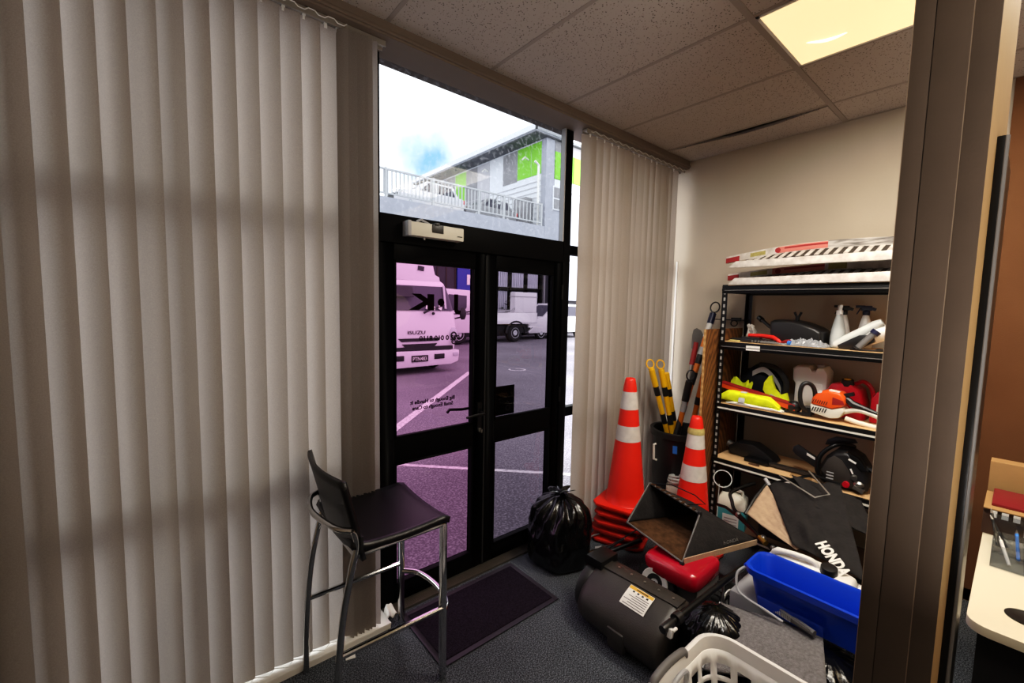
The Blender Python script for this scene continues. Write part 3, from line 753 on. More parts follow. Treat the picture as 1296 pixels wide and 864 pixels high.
for k in range(9): m.b2((Xc - .02, YF + .4, 6.4 + k * .3), (Xc, YF + 8, 6.43 + k * .3))
m.build('weatherboards', 'panel_light', B)
for x in (Xc + .72, Xc + 2.3):
    MB().b2((x, YF, 8.98), (x + 1.5, YF + .05, 10.5)).build('wall_panel', 'panel_green', B)
MB().b2((Xc + .7, YF, 10.5), (Xc + 14, YF + .05, 11.1)).build('wall_panel', 'panel_grey', B)
MB().b2((Xc + .7, YF + .01, 8.4), (Xc + 14, YF + .06, 8.95)).build('wall_panel', 'panel_white', B)
f = MB().b2((Xc + .55, YF - .06, 7.2), (Xc + 1.62, YF + .05, 8.55)).build('window', 'panel_white', B)
m = MB(); m.b2((Xc + .63, YF - .09, 7.28), (Xc + 1.54, YF - .06, 7.8)); m.b2((Xc + .63, YF - .09, 7.9), (Xc + 1.54, YF - .06, 8.46)); m.build('pane', 'panel_grey', f)
# roof with deep eaves
m = MB(); m.b2((Xc - 1.0, YF - .2, 11.08), (Xc + 15, YF + 14.2, 11.14)); m.build('soffit', 'soffit', B)
m = MB(); m.b2((Xc - 1.02, YF - .22, 11.12), (Xc + 15, YF + 14.2, 11.45)); m.build('roof', 'roof_metal', B)
m = MB(); m.b2((Xc - 1.1, YF - .3, 11.2), (Xc - 1.0, YF + 14.2, 11.5)); m.b2((Xc - 1.1, YF - .3, 11.2), (Xc + 15, YF - .2, 11.5)); m.build('gutter', 'panel_white', B)
m = MB()
for z, y in ((10.2, 1.5), (10.4, 5.5)): m.tube([(Xc, YF + y, z), (Xc - .3, YF + y, z + .1), (Xc - .5, YF + y, z - .1)], .05, 6)
m.build('outside_lamp', 'paper', B)
m = MB(); m.b2((Xc - .6, YF + 1.0, 6.3), (Xc - .1, YF + 2.1, 7.9)); m.build('air_conditioner', 'panel_grey', B, bev=.03)
m = MB(); m.tube([(Xc - .25, YF + .35, 6.2), (Xc - .25, YF + .35, 9.6), (Xc - .55, YF + .35, 9.75)], .07, 8); m.build('downpipe', 'paper', B)
# railing on the deck edge
rl = thing('deck_railing', 'pale metal railing with upright bars along the upper deck edge', 'railing', (12, YF + .1, 6.17))
m = MB(); m.b2((4, YF + .06, 7.33), (17.2, YF + .14, 7.40)); m.b2((4, YF + .07, 6.32), (17.2, YF + .13, 6.38)); m.build('rail', 'rail_paint', rl)
m = MB()
k = 0; x = 4.0
while x < 17.2:
    m.b2((x - .022, YF + .08, 6.35), (x + .022, YF + .12, 7.36)); x += .19 if x < 12.8 else .26
m.build('balusters', 'rail_paint', rl)
for x in (4.2, 7.9, 10.2, 12.8, 14.4, 17.15): MB().b2((x - .05, YF + .05, 6.17), (x + .05, YF + .15, 7.42)).build('post', 'rail_paint', rl)
m = MB(); m.tube([(14.1, YF + .2, 7.35), (17.2, YF + 5.6, 7.45)], .04, 6); m.b2((14.0, YF + .1, 6.9), (14.2, YF + .2, 7.0)); m.build('return_rail', 'rail_paint', rl)
# shrub beyond the truck deck
pb = MB()
for k in range(240):
    c = V(15.2 + rnd.gauss(0, .5), 17.78 + rnd.gauss(0, .1), 1.0 + abs(rnd.gauss(0, .45)))
    a = rnd.uniform(0, 6.3); d = V(math.cos(a), math.sin(a), rnd.uniform(-.3, .9)) * .22; n = V(-math.sin(a), math.cos(a), .2) * .06
    pb.face([c, c + d * .5 + n, c + d, c + d * .5 - n])
tag(pb.build('shrub', 'plant', weld=False), 'dark shrub growing against the opposite building behind the trucks', 'shrub')
# ------------------------------------------------------------------ bar stool
st = thing('bar_stool', 'chrome bar stool with black vinyl seat and back, standing by the blinds', 'stool', (.68, 1.7, 0))
def seatf(u, v):
    x = .515 + (.915 - .515) * u; y = 1.47 + .435 * v
    dish = -.016 * (1 - (2 * v - 1) ** 2) - .012 * math.sin(PI * u)
    back = .05 * max(0, .12 - u) / .12
    return V(x, y, .722 + dish + back * .3 - .03 * max(0, u - .93) / .07 * .4)
m = MB(); m.grid(seatf, 14, 14); m.build('seat', 'black_vinyl', st, solid=.024, smooth=60)
def backf(u, v):
    y = 1.47 + .43 * u; z = .70 + .275 * v
    bow = -.035 * (1 - (2 * u - 1) ** 2)
    return V(.555 - .055 * v + bow - .012 * v * v, y + 0, z - .03 * (1 - v) * (2 * u - 1) ** 2)
m = MB(); m.grid(backf, 14, 10); m.build('backrest', 'black_vinyl', st, solid=.016, smooth=60)
rt = .0125
YN, YF_ = 1.480, 1.885
def rearleg(y): return smoothpath([(.452, y, 0), (.458, y, .22), (.478, y, .46), (.512, y, .64), (.532, y, .725), (.525, y, .775), (.515, y, .79)], 5)
MB().tube(rearleg(YN), rt, 12).build('leg', 'chrome', st); MB().tube(rearleg(YF_), rt, 12).build('leg', 'chrome', st)
for y in (YN + .008, YF_): MB().box((.895, y, .35), (.026, .026, .70)).build('leg', 'chrome', st, bev=.006)
m = MB(); m.tube(smoothpath([(.515, YN, .79), (.47, YN + .05, .795), (.44, YN + .22, .797), (.47, YF_ - .05, .795), (.515, YF_, .79)], 6), .011, 12); m.build('back_rail', 'chrome', st)
m = MB()
for y in (YN + .008, YF_): m.tube([(.53, y, .69), (.885, y, .692)], .011, 10)
m.tube([(.885, YN, .692), (.885, YF_, .692)], .010, 10); m.tube([(.53, YN, .69), (.53, YF_, .69)], .010, 10); m.build('seat_frame', 'chrome', st)
for y in (YN + .004, YF_): MB().tube([(.462, y, .33), (.89, y, .325)], .011, 10).build('stretcher', 'chrome', st)
m = MB(); m.tube(smoothpath([(.895, YF_, .285), (.955, YF_ - .07, .285), (.975, (YN + YF_) / 2, .285), (.955, YN + .08, .285), (.895, YN + .008, .285)], 6), .012, 12); m.build('footrest', 'chrome', st)
m = MB(); m.box((.545, YN - .002, .735), (.012, .03, .06)); m.box((.545, YF_, .735), (.012, .03, .06)); m.build('bracket', 'black_plastic', st, bev=.003)

# ------------------------------------------------------------------ entrance mat
mt = thing('door_mat', 'dark ribbed entrance mat lying in front of the doors', 'mat', (1.28, 1.735, 0), R(-.6))
m = MB(); m.b2((.945, 1.552, 0.001), (1.625, 1.912, .011)); m.build('pile', 'mat_pile', mt, bev=.003)
m = MB(); z = .007
m.b2((.918, 1.525, .001), (.945, 1.94, z)); m.b2((1.625, 1.525, .001), (1.652, 1.94, z)); m.b2((.945, 1.525, .001), (1.625, 1.552, z)); m.b2((.945, 1.912, .001), (1.625, 1.94, z)); m.build('border', 'mat_rubber', mt, bev=.002)

# ------------------------------------------------------------------ black rubbish bag
def blobbag(name, label, c, rad, h, seed, tie=True):
    b = thing(name, label, 'rubbish bag', c)
    prof = [(.0, .012), (.6, .008), (.86, .03), (.97, .10), (1.0, .25), (.99, .42), (.96, .60), (.88, .73), (.70, .84), (.44, .91), (.24, .94), (.14, .95)]
    ps = smoothpath([(r, 0, z) for r, z in prof], 5)
    n = 120; rs = []
    for p in ps:
        r, z = max(p.x, .01), p.z; row = []
        for k in range(n):
            a = 2 * PI * k / n
            pl = max(0, (z - .35) / .6) * (1 if tie else .25)
            f = 1 + .10 * pl * math.sin(13 * a + 3 * math.sin(4 * z)) * (1.2 if z > .75 else 1) + .03 * math.sin(5 * a + seed)
            nn = mnoise.noise(V(math.cos(a) * 2.2, math.sin(a) * 2.2, z * 3.5 + seed)) * .09
            cr = abs(mnoise.noise(V(math.cos(a) * 5 + seed, math.sin(a) * 5, z * 6))) * (.10 if tie else .22)
            f += (nn - cr) * min(1, z * 8)
            row.append(V(c[0] + rad * r * f * math.cos(a), c[1] + rad * r * f * math.sin(a), c[2] + h * z))
        rs.append(row)
    MB().rings(rs).build('bag', 'bag_plastic', b, smooth=70)
    if tie:
        rs = []
        for r, z in ((.13, .94), (.10, .955), (.16, .975), (.27, .99), (.34, 1.0), (.30, 1.005), (.1, .98)):
            rs.append([V(c[0] + rad * r * (1 + .35 * math.sin(7 * a + 1) + .2 * math.sin(13 * a)) * math.cos(a), c[1] + rad * r * (1 + .35 * math.sin(7 * a + 1)) * math.sin(a), c[2] + h * (z + .02 * math.sin(5 * a))) for a in [2 * PI * k / 60 for k in range(60)]])
        MB().rings(rs).build('knot', 'bag_plastic', b, smooth=70)
    return b
blobbag('rubbish_bag', 'full black rubbish bag tied at the top beside the right door', (1.925, 1.79, 0), .196, .450, 1.3)

# ------------------------------------------------------------------ traffic cones
def cone_z(z): return .132 + (.040 - .132) * (z - .035) / (.86 - .035)
def make_cone(name, label, loc, rz, col='cone_red', group=None, full=True):
    c = thing(name, label, 'traffic cone', loc, rz, group)
    m = MB(); s = .178
    k = .04
    poly = [(-s + k, -s), (s - k, -s), (s, -s + k), (s, s - k), (s - k, s), (-s + k, s), (-s, s - k), (-s, -s + k)]
    m.prism(poly, .018, o=(0, 0, .012))
    for a in range(4):
        m.box((math.cos(a * PI / 2) * .155, math.sin(a * PI / 2) * .155, .009), (.03 if a % 2 == 0 else .2, .2 if a % 2 == 0 else .03, .018))
    m.build('base', col, c, bev=.004, world=False)
    pr = [(.142, .029), (.135, .036)] + [(cone_z(z), z) for z in (.1, .3, .5, .7, .84)] + [(.036, .875), (.030, .89), (.022, .892), (.018, .87)]
    MB().lathe(pr, n=40).build('body', col, c, world=False, smooth=60)
    if full:
        for z0, z1 in ((.68, .80), (.463, .568)):
            MB().lathe([(cone_z(z) + .0018, z) for z in (z0, (z0 + z1) / 2, z1)], n=40).build('reflective_band', 'cone_white', c, world=False, smooth=60)
    return c
base = (2.49, 1.70)
tc = make_cone('traffic_cone', 'tall red traffic cone with two white bands on top of the stack by the blinds', (*base, .236), R(14.5))
names = ['second from the top', 'third from the top', 'fourth from the top', 'at the bottom']
nest = make_cone('traffic_cone', 'red cone base %s of the cone stack' % names[0], (base[0] + .004, base[1], .178), R(22), 'cone_dirty', 'nested traffic cones under the tall cone', False)
for i in range(1, 4):
    dup(nest, (base[0] - .004 * i, base[1] + .003 * i, .178 - .058 * i - (.003 if i == 3 else 0)), R(18 + (5, -4, 3)[i - 1]), 'red cone base %s of the cone stack' % names[i])
c2 = dup(tc, (2.77, 1.36, 0), R(40), 'red traffic cone with worn white bands standing before the shelving')
cb = MB().lathe([(cone_z(.77) + .003, .772), (cone_z(.78) + .0055, .785), (cone_z(.815) + .004, .815)], n=40).build('worn_tape', 'worn_yellow', c2, world=False, smooth=60, label='worn yellowish tape')

# ------------------------------------------------------------------ tub with poles
bn = thing('rubbish_bin', 'tall black round bin holding striped poles in the corner', 'bin', (3.14, 1.68, 0))
MB().lathe([(.165, 0), (.17, .01), (.195, .6), (.2, .62), (.214, .625), (.216, .668), (.205, .672), (.190, .668), (.188, .62), (.158, .02), (.01, .018)], n=44, caps=False).build('tub', 'black_plastic', bn, world=False, smooth=40)
for s in (-1, 1):
    a = R(148 if s < 0 else 328); d = V(math.cos(a), math.sin(a), 0); t = V(-d.y, d.x, 0)
    MB().tube([d * .20 + t * .03 + V(0, 0, .56), d * .218 + t * .03 + V(0, 0, .555), d * .214 + t * .03 + V(0, 0, .44), d * .19 + t * .03 + V(0, 0, .43)], .009, 8).build('handle', 'offwhite', bn, world=False, label='white side handle')
a = R(204); m = MB(); m.lathe([(.2045, .525), (.2075, .585)], n=80); 
bm_ = m.bm
del_f = [f for f in bm_.faces if abs((math.atan2(f.calc_center_median().y, f.calc_center_median().x) - a + PI) % (2 * PI) - PI) > .085]
bmesh.ops.delete(bm_, geom=del_f, context='FACES'); m.build('sticker', 'blue', bn, world=False, label='small blue sticker')

def bar(label, p0, p1, segs, r=.016, ring=None, ringm='yellow', group=None, rr=.034):
    p0, p1 = V(*p0), V(*p1); d = (p1 - p0)
    b = thing('striped_pole', label, 'pole', p0, 0, group)
    for a, e, mm, rs in segs: MB().cyl(p0 + d * a, p0 + d * e, r * rs, n=14).build('band' if rs > 1 else 'shaft', mm, b)
    u = d.normalized()
    if ring:
        M = align((V(*ring)), u)
        MB().torus(p1 + u * rr * 1.25, rr, .0055, M, n=26, sy=.8).build('ring', ringm, b)
        MB().cyl(p1 - u * .03, p1 + u * .012, r * 1.2, r * .6, n=14).build('collar', ringm, b)
    return b
YB_ = [(0, .45, 'yellow', 1), (.45, .55, 'black_plastic', 1.12), (.55, .74, 'yellow', 1.0), (.74, .83, 'black_plastic', 1.14), (.83, 1, 'yellow', 1.2)]
gy = 'yellow striped poles in the bin'
vw = (-.6, -.75, 0)
bar('yellow and black pole with a ring end, leaning furthest to the blinds', (3.20, 1.73, .35), (2.888, 1.79, 1.145), YB_, ring=vw, group=gy, r=.019)
bar('yellow and black pole with a ring end, upright between its two yellow neighbours', (3.155, 1.675, .35), (2.985, 1.765, 1.135), YB_, ring=(-.8, -.45, 0), group=gy, r=.019)
bar('shorter yellow and black pole without a ring, beside the yellow ringed ones', (3.235, 1.695, .35), (3.012, 1.74, 1.11), [(0, .5, 'yellow', 1), (.5, .6, 'black_plastic', 1.12), (.6, .76, 'yellow', 1), (.76, .84, 'black_plastic', 1.14), (.84, 1.0, 'yellow', 1.2)], group=gy, r=.019)
bar('longest orange pole with white and black sleeves, rising above the plywood', (3.005, 1.69, .42), (3.362, 1.568, 1.575), [(0, .38, 'black_plastic', 1), (.38, .52, 'orange_pole', 1.0), (.52, .60, 'black_plastic', 1.15), (.60, .66, 'orange_pole', 1.0), (.66, .72, 'black_plastic', 1.15), (.72, .77, 'light_grey', 1.1), (.77, .84, 'orange_pole', 1.0), (.84, .93, 'white_plastic', 1.1), (.93, 1, 'navy', 1.25)], ring=(-.9, -.3, .1), ringm='black_plastic', rr=.04, r=.020)
bar('short pole with a black ring end in the middle of the bin', (3.11, 1.72, .35), (3.098, 1.595, 1.06), [(0, .5, 'black_plastic', 1), (.5, .66, 'orange_pole', 1), (.66, .78, 'light_grey', 1.05), (.78, 1, 'black_plastic', 1.35)], ring=vw, ringm='black_plastic', rr=.038, r=.019)
bar('orange and black pole leaning against the plywood edge', (3.21, 1.66, .4), (3.150, 1.505, 1.15), [(0, .35, 'orange_pole', 1), (.35, .46, 'black_plastic', 1.15), (.46, .64, 'orange_pole', 1), (.64, .72, 'black_plastic', 1.15), (.72, 1, 'orange_pole', 1.1)], ring=(-.9, .2, 0), ringm='black_plastic', rr=.045, r=.019)
sh = thing('spade', 'red handled spade standing upside down in the bin with its dark blade up', 'spade', (3.18, 1.73, .42))
MB().cyl((3.18, 1.73, .42), (3.325, 1.682, 1.27), .015, n=12).build('shaft', 'steel', sh)
MB().cyl((3.305, 1.688, 1.16), (3.336, 1.678, 1.34), .022, .019, n=12).build('socket', 'ramp_red', sh, label='red socket')
m = MB(); bl_ = [(-.045, 0), (.045, 0), (.052, .10), (.045, .15), (.02, .175), (-.02, .175), (-.045, .15), (-.052, .10)]
m.prism(bl_, .006, M=Matrix(((.62, .12, -.78), (-.62, 0, -.5), (-.48, .99, .2))).normalized(), o=(3.338, 1.674, 1.27)); m.build('blade', 'grey_plastic', sh)

# ------------------------------------------------------------------ plywood sheet against the shelf end
pw = thing('plywood_sheet', 'grained plywood sheet standing on edge against the end of the shelving', 'plywood', (3.12, 1.385, 0))
m = MB(); m.b2((2.86, 1.372, .0), (3.44, 1.388, 1.47)); m.build('sheet', 'ply', pw)
m = MB(); m.b2((2.857, 1.372, 0), (2.86, 1.388, 1.47)); m.build('sawn_edge', 'ply_edge', pw)
hk = thing('wall_bracket', 'thin dark bracket with a small loop on the wall above the plywood', 'bracket', (3.42, 1.45, 1.53))
m = MB(); m.b2((3.36, 1.335, 1.526), (3.46, 1.55, 1.533)); m.build('plate', 'black_metal', hk, bev=.002)
m = MB(); m.torus((3.42, 1.43, 1.503), .022, .004, align((1, .4, 0))); m.build('loop', 'black_metal', hk)
m = MB(); m.b2((3.455, 1.40, 1.52), (3.471, 1.47, 1.545)); m.build('mount', 'black_metal', hk)

# ------------------------------------------------------------------ shelving unit
su = thing('shelving_unit', 'black metal shelving with chipboard shelves against the tan wall', 'shelving', (3.22, .77, 0))
XF, XR, YL, YR_ = 3.015, 3.44, 1.352, .215
def post(x, y, sx, sy):
    m = MB(); t = .0025
    m.b2((x, y, 0), (x + sx * .036, y + sy * t, 1.775)); m.b2((x, y, 0), (x + sx * t, y + sy * .036, 1.775))
    o = m.build('post', 'black_metal', su)
    MB().box((x + sx * .018, y - sy * .0006, .89), (.012, .0012, 1.7)).build('slot_strip', 'slotted', o)
    MB().box((x - sx * .0006, y + sy * .018, .89), (.0012, .012, 1.7)).build('slot_strip', 'slotted', o)
for x, sx in ((XF, 1), (XR, -1)):
    for y, sy in ((YL, -1), (YR_, 1)): post(x, y, sx, sy)
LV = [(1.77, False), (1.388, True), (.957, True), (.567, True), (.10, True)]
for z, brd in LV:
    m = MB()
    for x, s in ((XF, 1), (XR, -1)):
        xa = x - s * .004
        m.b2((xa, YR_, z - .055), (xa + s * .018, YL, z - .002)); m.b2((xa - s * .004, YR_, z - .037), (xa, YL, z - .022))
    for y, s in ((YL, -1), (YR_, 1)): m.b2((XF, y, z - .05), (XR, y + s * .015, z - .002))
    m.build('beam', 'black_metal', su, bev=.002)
    m = MB(); m.b2((XF - .014, YR_ + .02, z - .036), (XF - .0085, YL - .02, z - (.026 if z < 1.2 else .031))); m.build('beam_glint', 'white_trim' if z < 1.2 else 'grey_plastic', su)  # pale strip paints the light caught along each beam front
    m = MB(); m.b2((XF + .006, YR_ + .006, z - .012), (XR - .006, YL - .006, z)); m.build('shelf_board', 'mdf' if z > .3 else 'card_dark', su)  # lowest board coloured dark for the shade under the shelving
lb = MB().b2((XF - .0135, 1.085, 1.340), (XF - .0125, 1.170, 1.372)).build('paper_label', 'paper', su, label='small white paper label on the second shelf edge')
# ------------------------------------------------------------------ ramps on top of the shelving
def ramp(label, zn, far, hn, worn):
    r = thing('loading_ramp', label, 'ramp', (3.1, .8, zn - hn / 2), 0, 'loading ramps on top of the shelving')
    m = MB()
    m.prism([(.22, -hn / 2), (1.255, -hn / 2), (1.305, -hn / 2 + .004), (1.262, hn / 2), (.22, hn / 2 + .01)], .02, M=Matrix(((0, 0, 1), (1, 0, 0), (0, 1, 0))), o=(2.98, 0, zn))
    m.build('side_rail', 'ramp_white', r, bev=.002)
    pts = smoothpath([V(3.2, y, z) for y, z in far], 5); h = .046
    def rail(mm, name, ya, yb, x, th, hh, dz=0):
        q = [p for p in pts if yb - 1e-6 <= p.y <= ya + 1e-6]
        if len(q) < 2: return
        b = MB()
        rs = [[V(x, p.y, p.z - hh / 2 + dz), V(x + th, p.y, p.z - hh / 2 + dz), V(x + th, p.y, p.z + hh / 2 + dz), V(x, p.y, p.z + hh / 2 + dz)] for p in q]
        b.rings(rs); return b.build(name, mm, r)
    fr = rail('ramp_white', 'side_rail', 9, -9, 3.2, .018, h)
    ys = [p.y for p in pts]
    def near(y): return min(ys, key=lambda k: abs(k - y))
    rail('ramp_red', 'end_tip', near(1.5), near(1.33), 3.194, .026, .034, -.006)
    rail('sticker_olive', 'sticker', near(1.255), near(1.15), 3.1985, .001, .026)
    rail('ramp_pink', 'sticker', near(1.10), near(.82), 3.1985, .001, .040)
    rail('ramp_red', 'sticker', near(1.04), near(.82), 3.1975, .001, .010, .008)
    MB().cyl((3.198, near(1.085), [p.z for p in pts if p.y == near(1.085)][0]), (3.1965, near(1.085), [p.z for p in pts if p.y == near(1.085)][0]), .017, n=18).build('round_decal', 'ramp_red', r)
    if worn: rail('ramp_worn', 'worn_panel', near(.80), -9, 3.1985, .001, h)
    else: rail('sticker_olive', 'sticker', near(.80), near(.70), 3.1985, .001, .036)
    def zf(y): return min(pts, key=lambda p: abs(p.y - y)).z - .026
    m = MB(); m.rings([[V(3.0, y, zn + .004), V(3.205, y, zf(y)), V(3.205, y, zf(y) + .003), V(3.0, y, zn + .007)] for y in [.23 + .04 * k for k in range(27)]]); m.build('deck', 'groove', r)
    y = 1.22
    while y > .24:
        dz = zf(y) - zn - .004
        MB().box((3.13, y, zn + .004 + dz * .63 + .0075), (.13, .022, .004), Euler((0, -math.atan2(dz, .205), 0)).to_matrix()).build('rung', 'ramp_white' if worn else 'panel_grey', r)
        y -= .048
    return r
r1 = ramp('lower arched loading ramp with red tip lying directly on the shelving top', 1.7935, [(1.40, 1.838), (1.27, 1.851), (1.173, 1.861), (1.007, 1.872), (.82, 1.882), (.747, 1.884), (.498, 1.880), (.22, 1.875)], .044, False)
r2 = ramp('upper arched loading ramp with scuffed rail and red tip, topmost of the two', 1.905, [(1.42, 1.962), (1.33, 1.975), (1.258, 1.985), (1.087, 2.005), (.887, 2.017), (.70, 2.017), (.508, 2.010), (.22, 2.0)], .042, True)
m = MB(); m.b2((2.98, .24, 1.82), (3.0, .27, 1.884)); m.build('foot', 'black_plastic', r2)

# ------------------------------------------------------------------ second shelf
Z2 = 1.388
def XY(ax='x'):
    return Matrix(((0, 0, 1), (1, 0, 0), (0, 1, 0)))     # prism drawn in (y,z), extruded along +x
def box_thing(name, label, cat, c, d, mt, rot=None, bev=.003, group=None):
    t = MB().box((0, 0, 0), d, rot).build(name, mt, bev=bev); t.location = c; return tag(t, label, cat, group)
g = thing('mower_guard', 'glossy black moulded mower guard with a wing nut on its top', 'mower guard', (3.22, .93, Z2))
m = MB()
rs = []
for x, k in ((3.12, .90), (3.14, .98), (3.2, 1), (3.3, 1), (3.36, .92)):
    pr = [(1.08, 1.395), (1.085, 1.535), (1.06, 1.548), (.97, 1.548), (.90, 1.535), (.82, 1.505), (.785, 1.48), (.78, 1.395)]
    rs.append([V(x, .93 + (y - .93) * k, 1.395 + (z - 1.395) * k) for y, z in pr])
m.rings(rs); m.build('shell', 'black_plastic', g, bev=.008)
m = MB(); m.cyl((3.2, .945, 1.54), (3.2, .945, 1.575), .012, n=10); m.box((3.2, .955, 1.58), (.01, .012, .04), (R(-25), 0, 0)); m.box((3.2, .933, 1.58), (.01, .012, .04), (R(25), 0, 0)); m.build('wing_nut', 'black_metal', g)
def spray(label, loc, rz, trig, clear):
    s = thing('spray_bottle', label, 'spray bottle', loc, rz, 'spray bottles on the second shelf')
    MB().lathe([(.002, 0), (.036, .002), (.040, .012), (.040, .06), (.036, .10), (.026, .155), (.016, .195), (.0145, .205)], n=28, caps=True).build('bottle', clear, s, world=False, smooth=50)
    m = MB(); m.lathe([(.0165, .2), (.0175, .205), (.0175, .225), (.012, .23)], n=20, caps=True); m.box((.0, 0, .242), (.05, .018, .03)); m.box((.03, 0, .252), (.045, .014, .014)); m.box((.036, 0, .225), (.006, .010, .045), (0, R(-25), 0)); m.box((-.03, 0, .238), (.03, .015, .018), (0, R(-20), 0))
    m.build('trigger', trig, s, world=False, bev=.002)
    return s
spray('clear spray bottle with a white nozzle, first right of the black guard', (3.20, .725, Z2), R(200), 'white_plastic', 'clear_poly')
spray('white spray bottle with a black trigger, behind the clear one', (3.30, .725, Z2), R(100), 'black_plastic', 'white_plastic')
spray('white spray bottle with a navy trigger, standing apart at the right', (3.29, .615, Z2), R(110), 'navy', 'white_plastic')
hv = thing('hand_vacuum', 'white and black handheld vacuum with a clear barrel lying on the second shelf', 'vacuum', (3.12, .6, Z2))
MB().tube([(3.11, .712, 1.408), (3.11, .69, 1.425), (3.12, .60, 1.487), (3.13, .54, 1.535), (3.13, .51, 1.555)], [.026, .028, .028, .026, .018], 18).build('barrel', 'clear_poly', hv)
MB().ball((3.17, .55, 1.475), (.07, .10, .05), 18, Euler((R(-28), 0, 0)).to_matrix()).build('body', 'white_plastic', hv)
MB().prism([(.69, 1.392), (.70, 1.41), (.60, 1.475), (.54, 1.48), (.53, 1.44), (.60, 1.392)], .06, M=XY(), o=(3.08, 0, 0)).build('nozzle', 'black_plastic', hv, bev=.008)
to = thing('torch', 'grey cylindrical torch with a dark head leaning on the hand vacuum', 'torch', (3.05, .56, Z2))
MB().cyl((3.055, .595, 1.405), (3.075, .535, 1.485), .017, n=20).build('barrel', 'grey_plastic', to)
MB().cyl((3.075, .535, 1.485), (3.08, .522, 1.502), .022, .024, n=20).build('head', 'navy', to)
MB().cyl((3.053, .60, 1.398), (3.055, .595, 1.405), .018, n=20).build('cap', 'black_plastic', to)
m = MB(); m.tube(smoothpath([(3.06, .63, 1.393), (3.04, .57, 1.394), (3.05, .5, 1.395), (3.1, .46, 1.394)]), .005, 6); m.ball((3.06, .50, 1.398), (.02, .02, .01), 10)
tag(m.build('power_lead', 'black_plastic'), 'short black lead lying before the hand vacuum', 'cable')
m = MB()
def wrapf(u, v):
    y = .985 - .24 * u; x = 3.04 + .14 * v
    n = mnoise.noise(V(u * 9, v * 6, 3)) ; k = math.sin(PI * u) * math.sin(PI * v)
    return V(x, y, Z2 + .003 + .055 * (k ** .5) * (.55 + .6 * abs(n) + .3 * mnoise.noise(V(u * 20, v * 14, 9))))
m.grid(wrapf, 44, 28); tag(m.build('plastic_wrap', 'skin_wrap', smooth=25), 'crumpled clear plastic wrap lying before the black mower guard', 'plastic wrap')
pk = thing('paper_packet', 'upright crumpled white packet beside the rear shelf post', 'packet', (3.28, 1.25, Z2))
m = MB(); m.grid(lambda u, v: V(3.28 + .012 * math.sin(9 * v + 4 * u), 1.275 - .05 * u + .006 * math.sin(8 * v), Z2 + .004 + .105 * v + .008 * math.sin(12 * u) * v), 10, 14); m.build('packet', 'paper', pk, solid=.02, smooth=30)
MB().box((3.266, 1.25, Z2 + .06), (.003, .03, .03)).build('print', 'light_grey', pk)
se = thing('secateurs', 'red handled loppers lying among black tools on the second shelf', 'secateurs', (3.1, 1.1, Z2))
MB().tube([(3.14, 1.21, 1.433), (3.13, 1.12, 1.434), (3.11, 1.05, 1.430), (3.09, 1.01, 1.412), (3.085, .995, 1.40)], [.013, .014, .014, .013, .008], 10).build('handle', 'bright_red', se)
MB().tube([(3.08, .985, 1.40), (3.07, .96, 1.408), (3.06, .935, 1.415)], [.01, .016, .012], 10).build('handle', 'ramp_red', se)
MB().prism([(1.02, 1.396), (.975, 1.392), (.965, 1.399), (1.01, 1.406)], .004, M=XY(), o=(3.08, 0, 0)).build('blade', 'steel', se)
bt = thing('black_tool', 'black cordless tool with grey ribs lying below the red loppers', 'tool', (3.08, 1.17, Z2))
m = MB(); m.b2((3.06, 1.02, 1.389), (3.13, 1.30, 1.412)); m.b2((3.08, 1.12, 1.40), (3.14, 1.24, 1.425)); m.build('body', 'black_plastic', bt, bev=.006)
m = MB()
for k in range(6): m.b2((3.05, 1.05 + k * .02, 1.392), (3.062, 1.06 + k * .02, 1.408))
m.build('rib', 'grey_plastic', bt, bev=.002)
m = MB(); m.tube([(3.05, 1.10, 1.396), (3.04, 1.03, 1.398), (3.05, .96, 1.396)], [.01, .009, .004], 8); m.build('nose', 'grey_plastic', bt)
bs = thing('black_tube', 'long black tube lying slantwise behind the red loppers', 'tube', (3.3, 1.12, Z2))
MB().tube([(3.38, 1.22, 1.535), (3.28, 1.10, 1.468), (3.2, 1.01, 1.42), (3.15, .965, 1.402)], .012, 10).build('tube', 'black_plastic', bs)
m = MB(); m.cyl((3.38, 1.22, 1.535), (3.405, 1.25, 1.552), .018, n=12); m.build('cap', 'black_metal', bs)
tag(MB().prism([(1.31, Z2 + .001), (1.23, Z2 + .001), (1.235, Z2 + .012), (1.29, Z2 + .014)], .05, M=XY(), o=(3.03, 0, 0)).build('sponge', 'worn_yellow', bev=.003), 'flat yellow sponge at the left end of the second shelf', 'sponge')
m = MB(); m.cyl((3.05, .945, Z2 + .016), (3.05, .925, Z2 + .016), .015, n=14); tag(m.build('bottle_cap', 'blue', bev=.002), 'small blue cap lying before the plastic wrap', 'cap')

# ------------------------------------------------------------------ third shelf
Z3 = .957
def cloth_slab(name, label, cat, y0, y1, x0, x1, h, mt, seed, tilt=0, group=None, root=None, zb=Z3):
    m = MB()
    def ring(t):
        y = y0 + (y1 - y0) * t; row = []
        e = min(1, .35 + 4 * t, .35 + 4 * (1 - t))
        for k in range(24):
            a = 2 * PI * k / 24; ca, sa = math.cos(a), math.sin(a)
            sx_ = math.copysign(abs(ca) ** .5, ca); sz_ = math.copysign(abs(sa) ** .6, sa)
            w = 1 + .12 * mnoise.noise(V(t * 6, k * .35, seed))
            row.append(V((x0 + x1) / 2 + (x1 - x0) / 2 * sx_ * w * (.8 + .2 * e), y + .006 * math.sin(k), zb + .002 + tilt * t + h / 2 * e + h / 2 * e * sz_ * w))
        return row
    m.rings([ring(i / 24) for i in range(25)])
    if root: return m.build(name, mt, root, smooth=60)
    return tag(m.build(name, mt, smooth=60), label, cat, group)
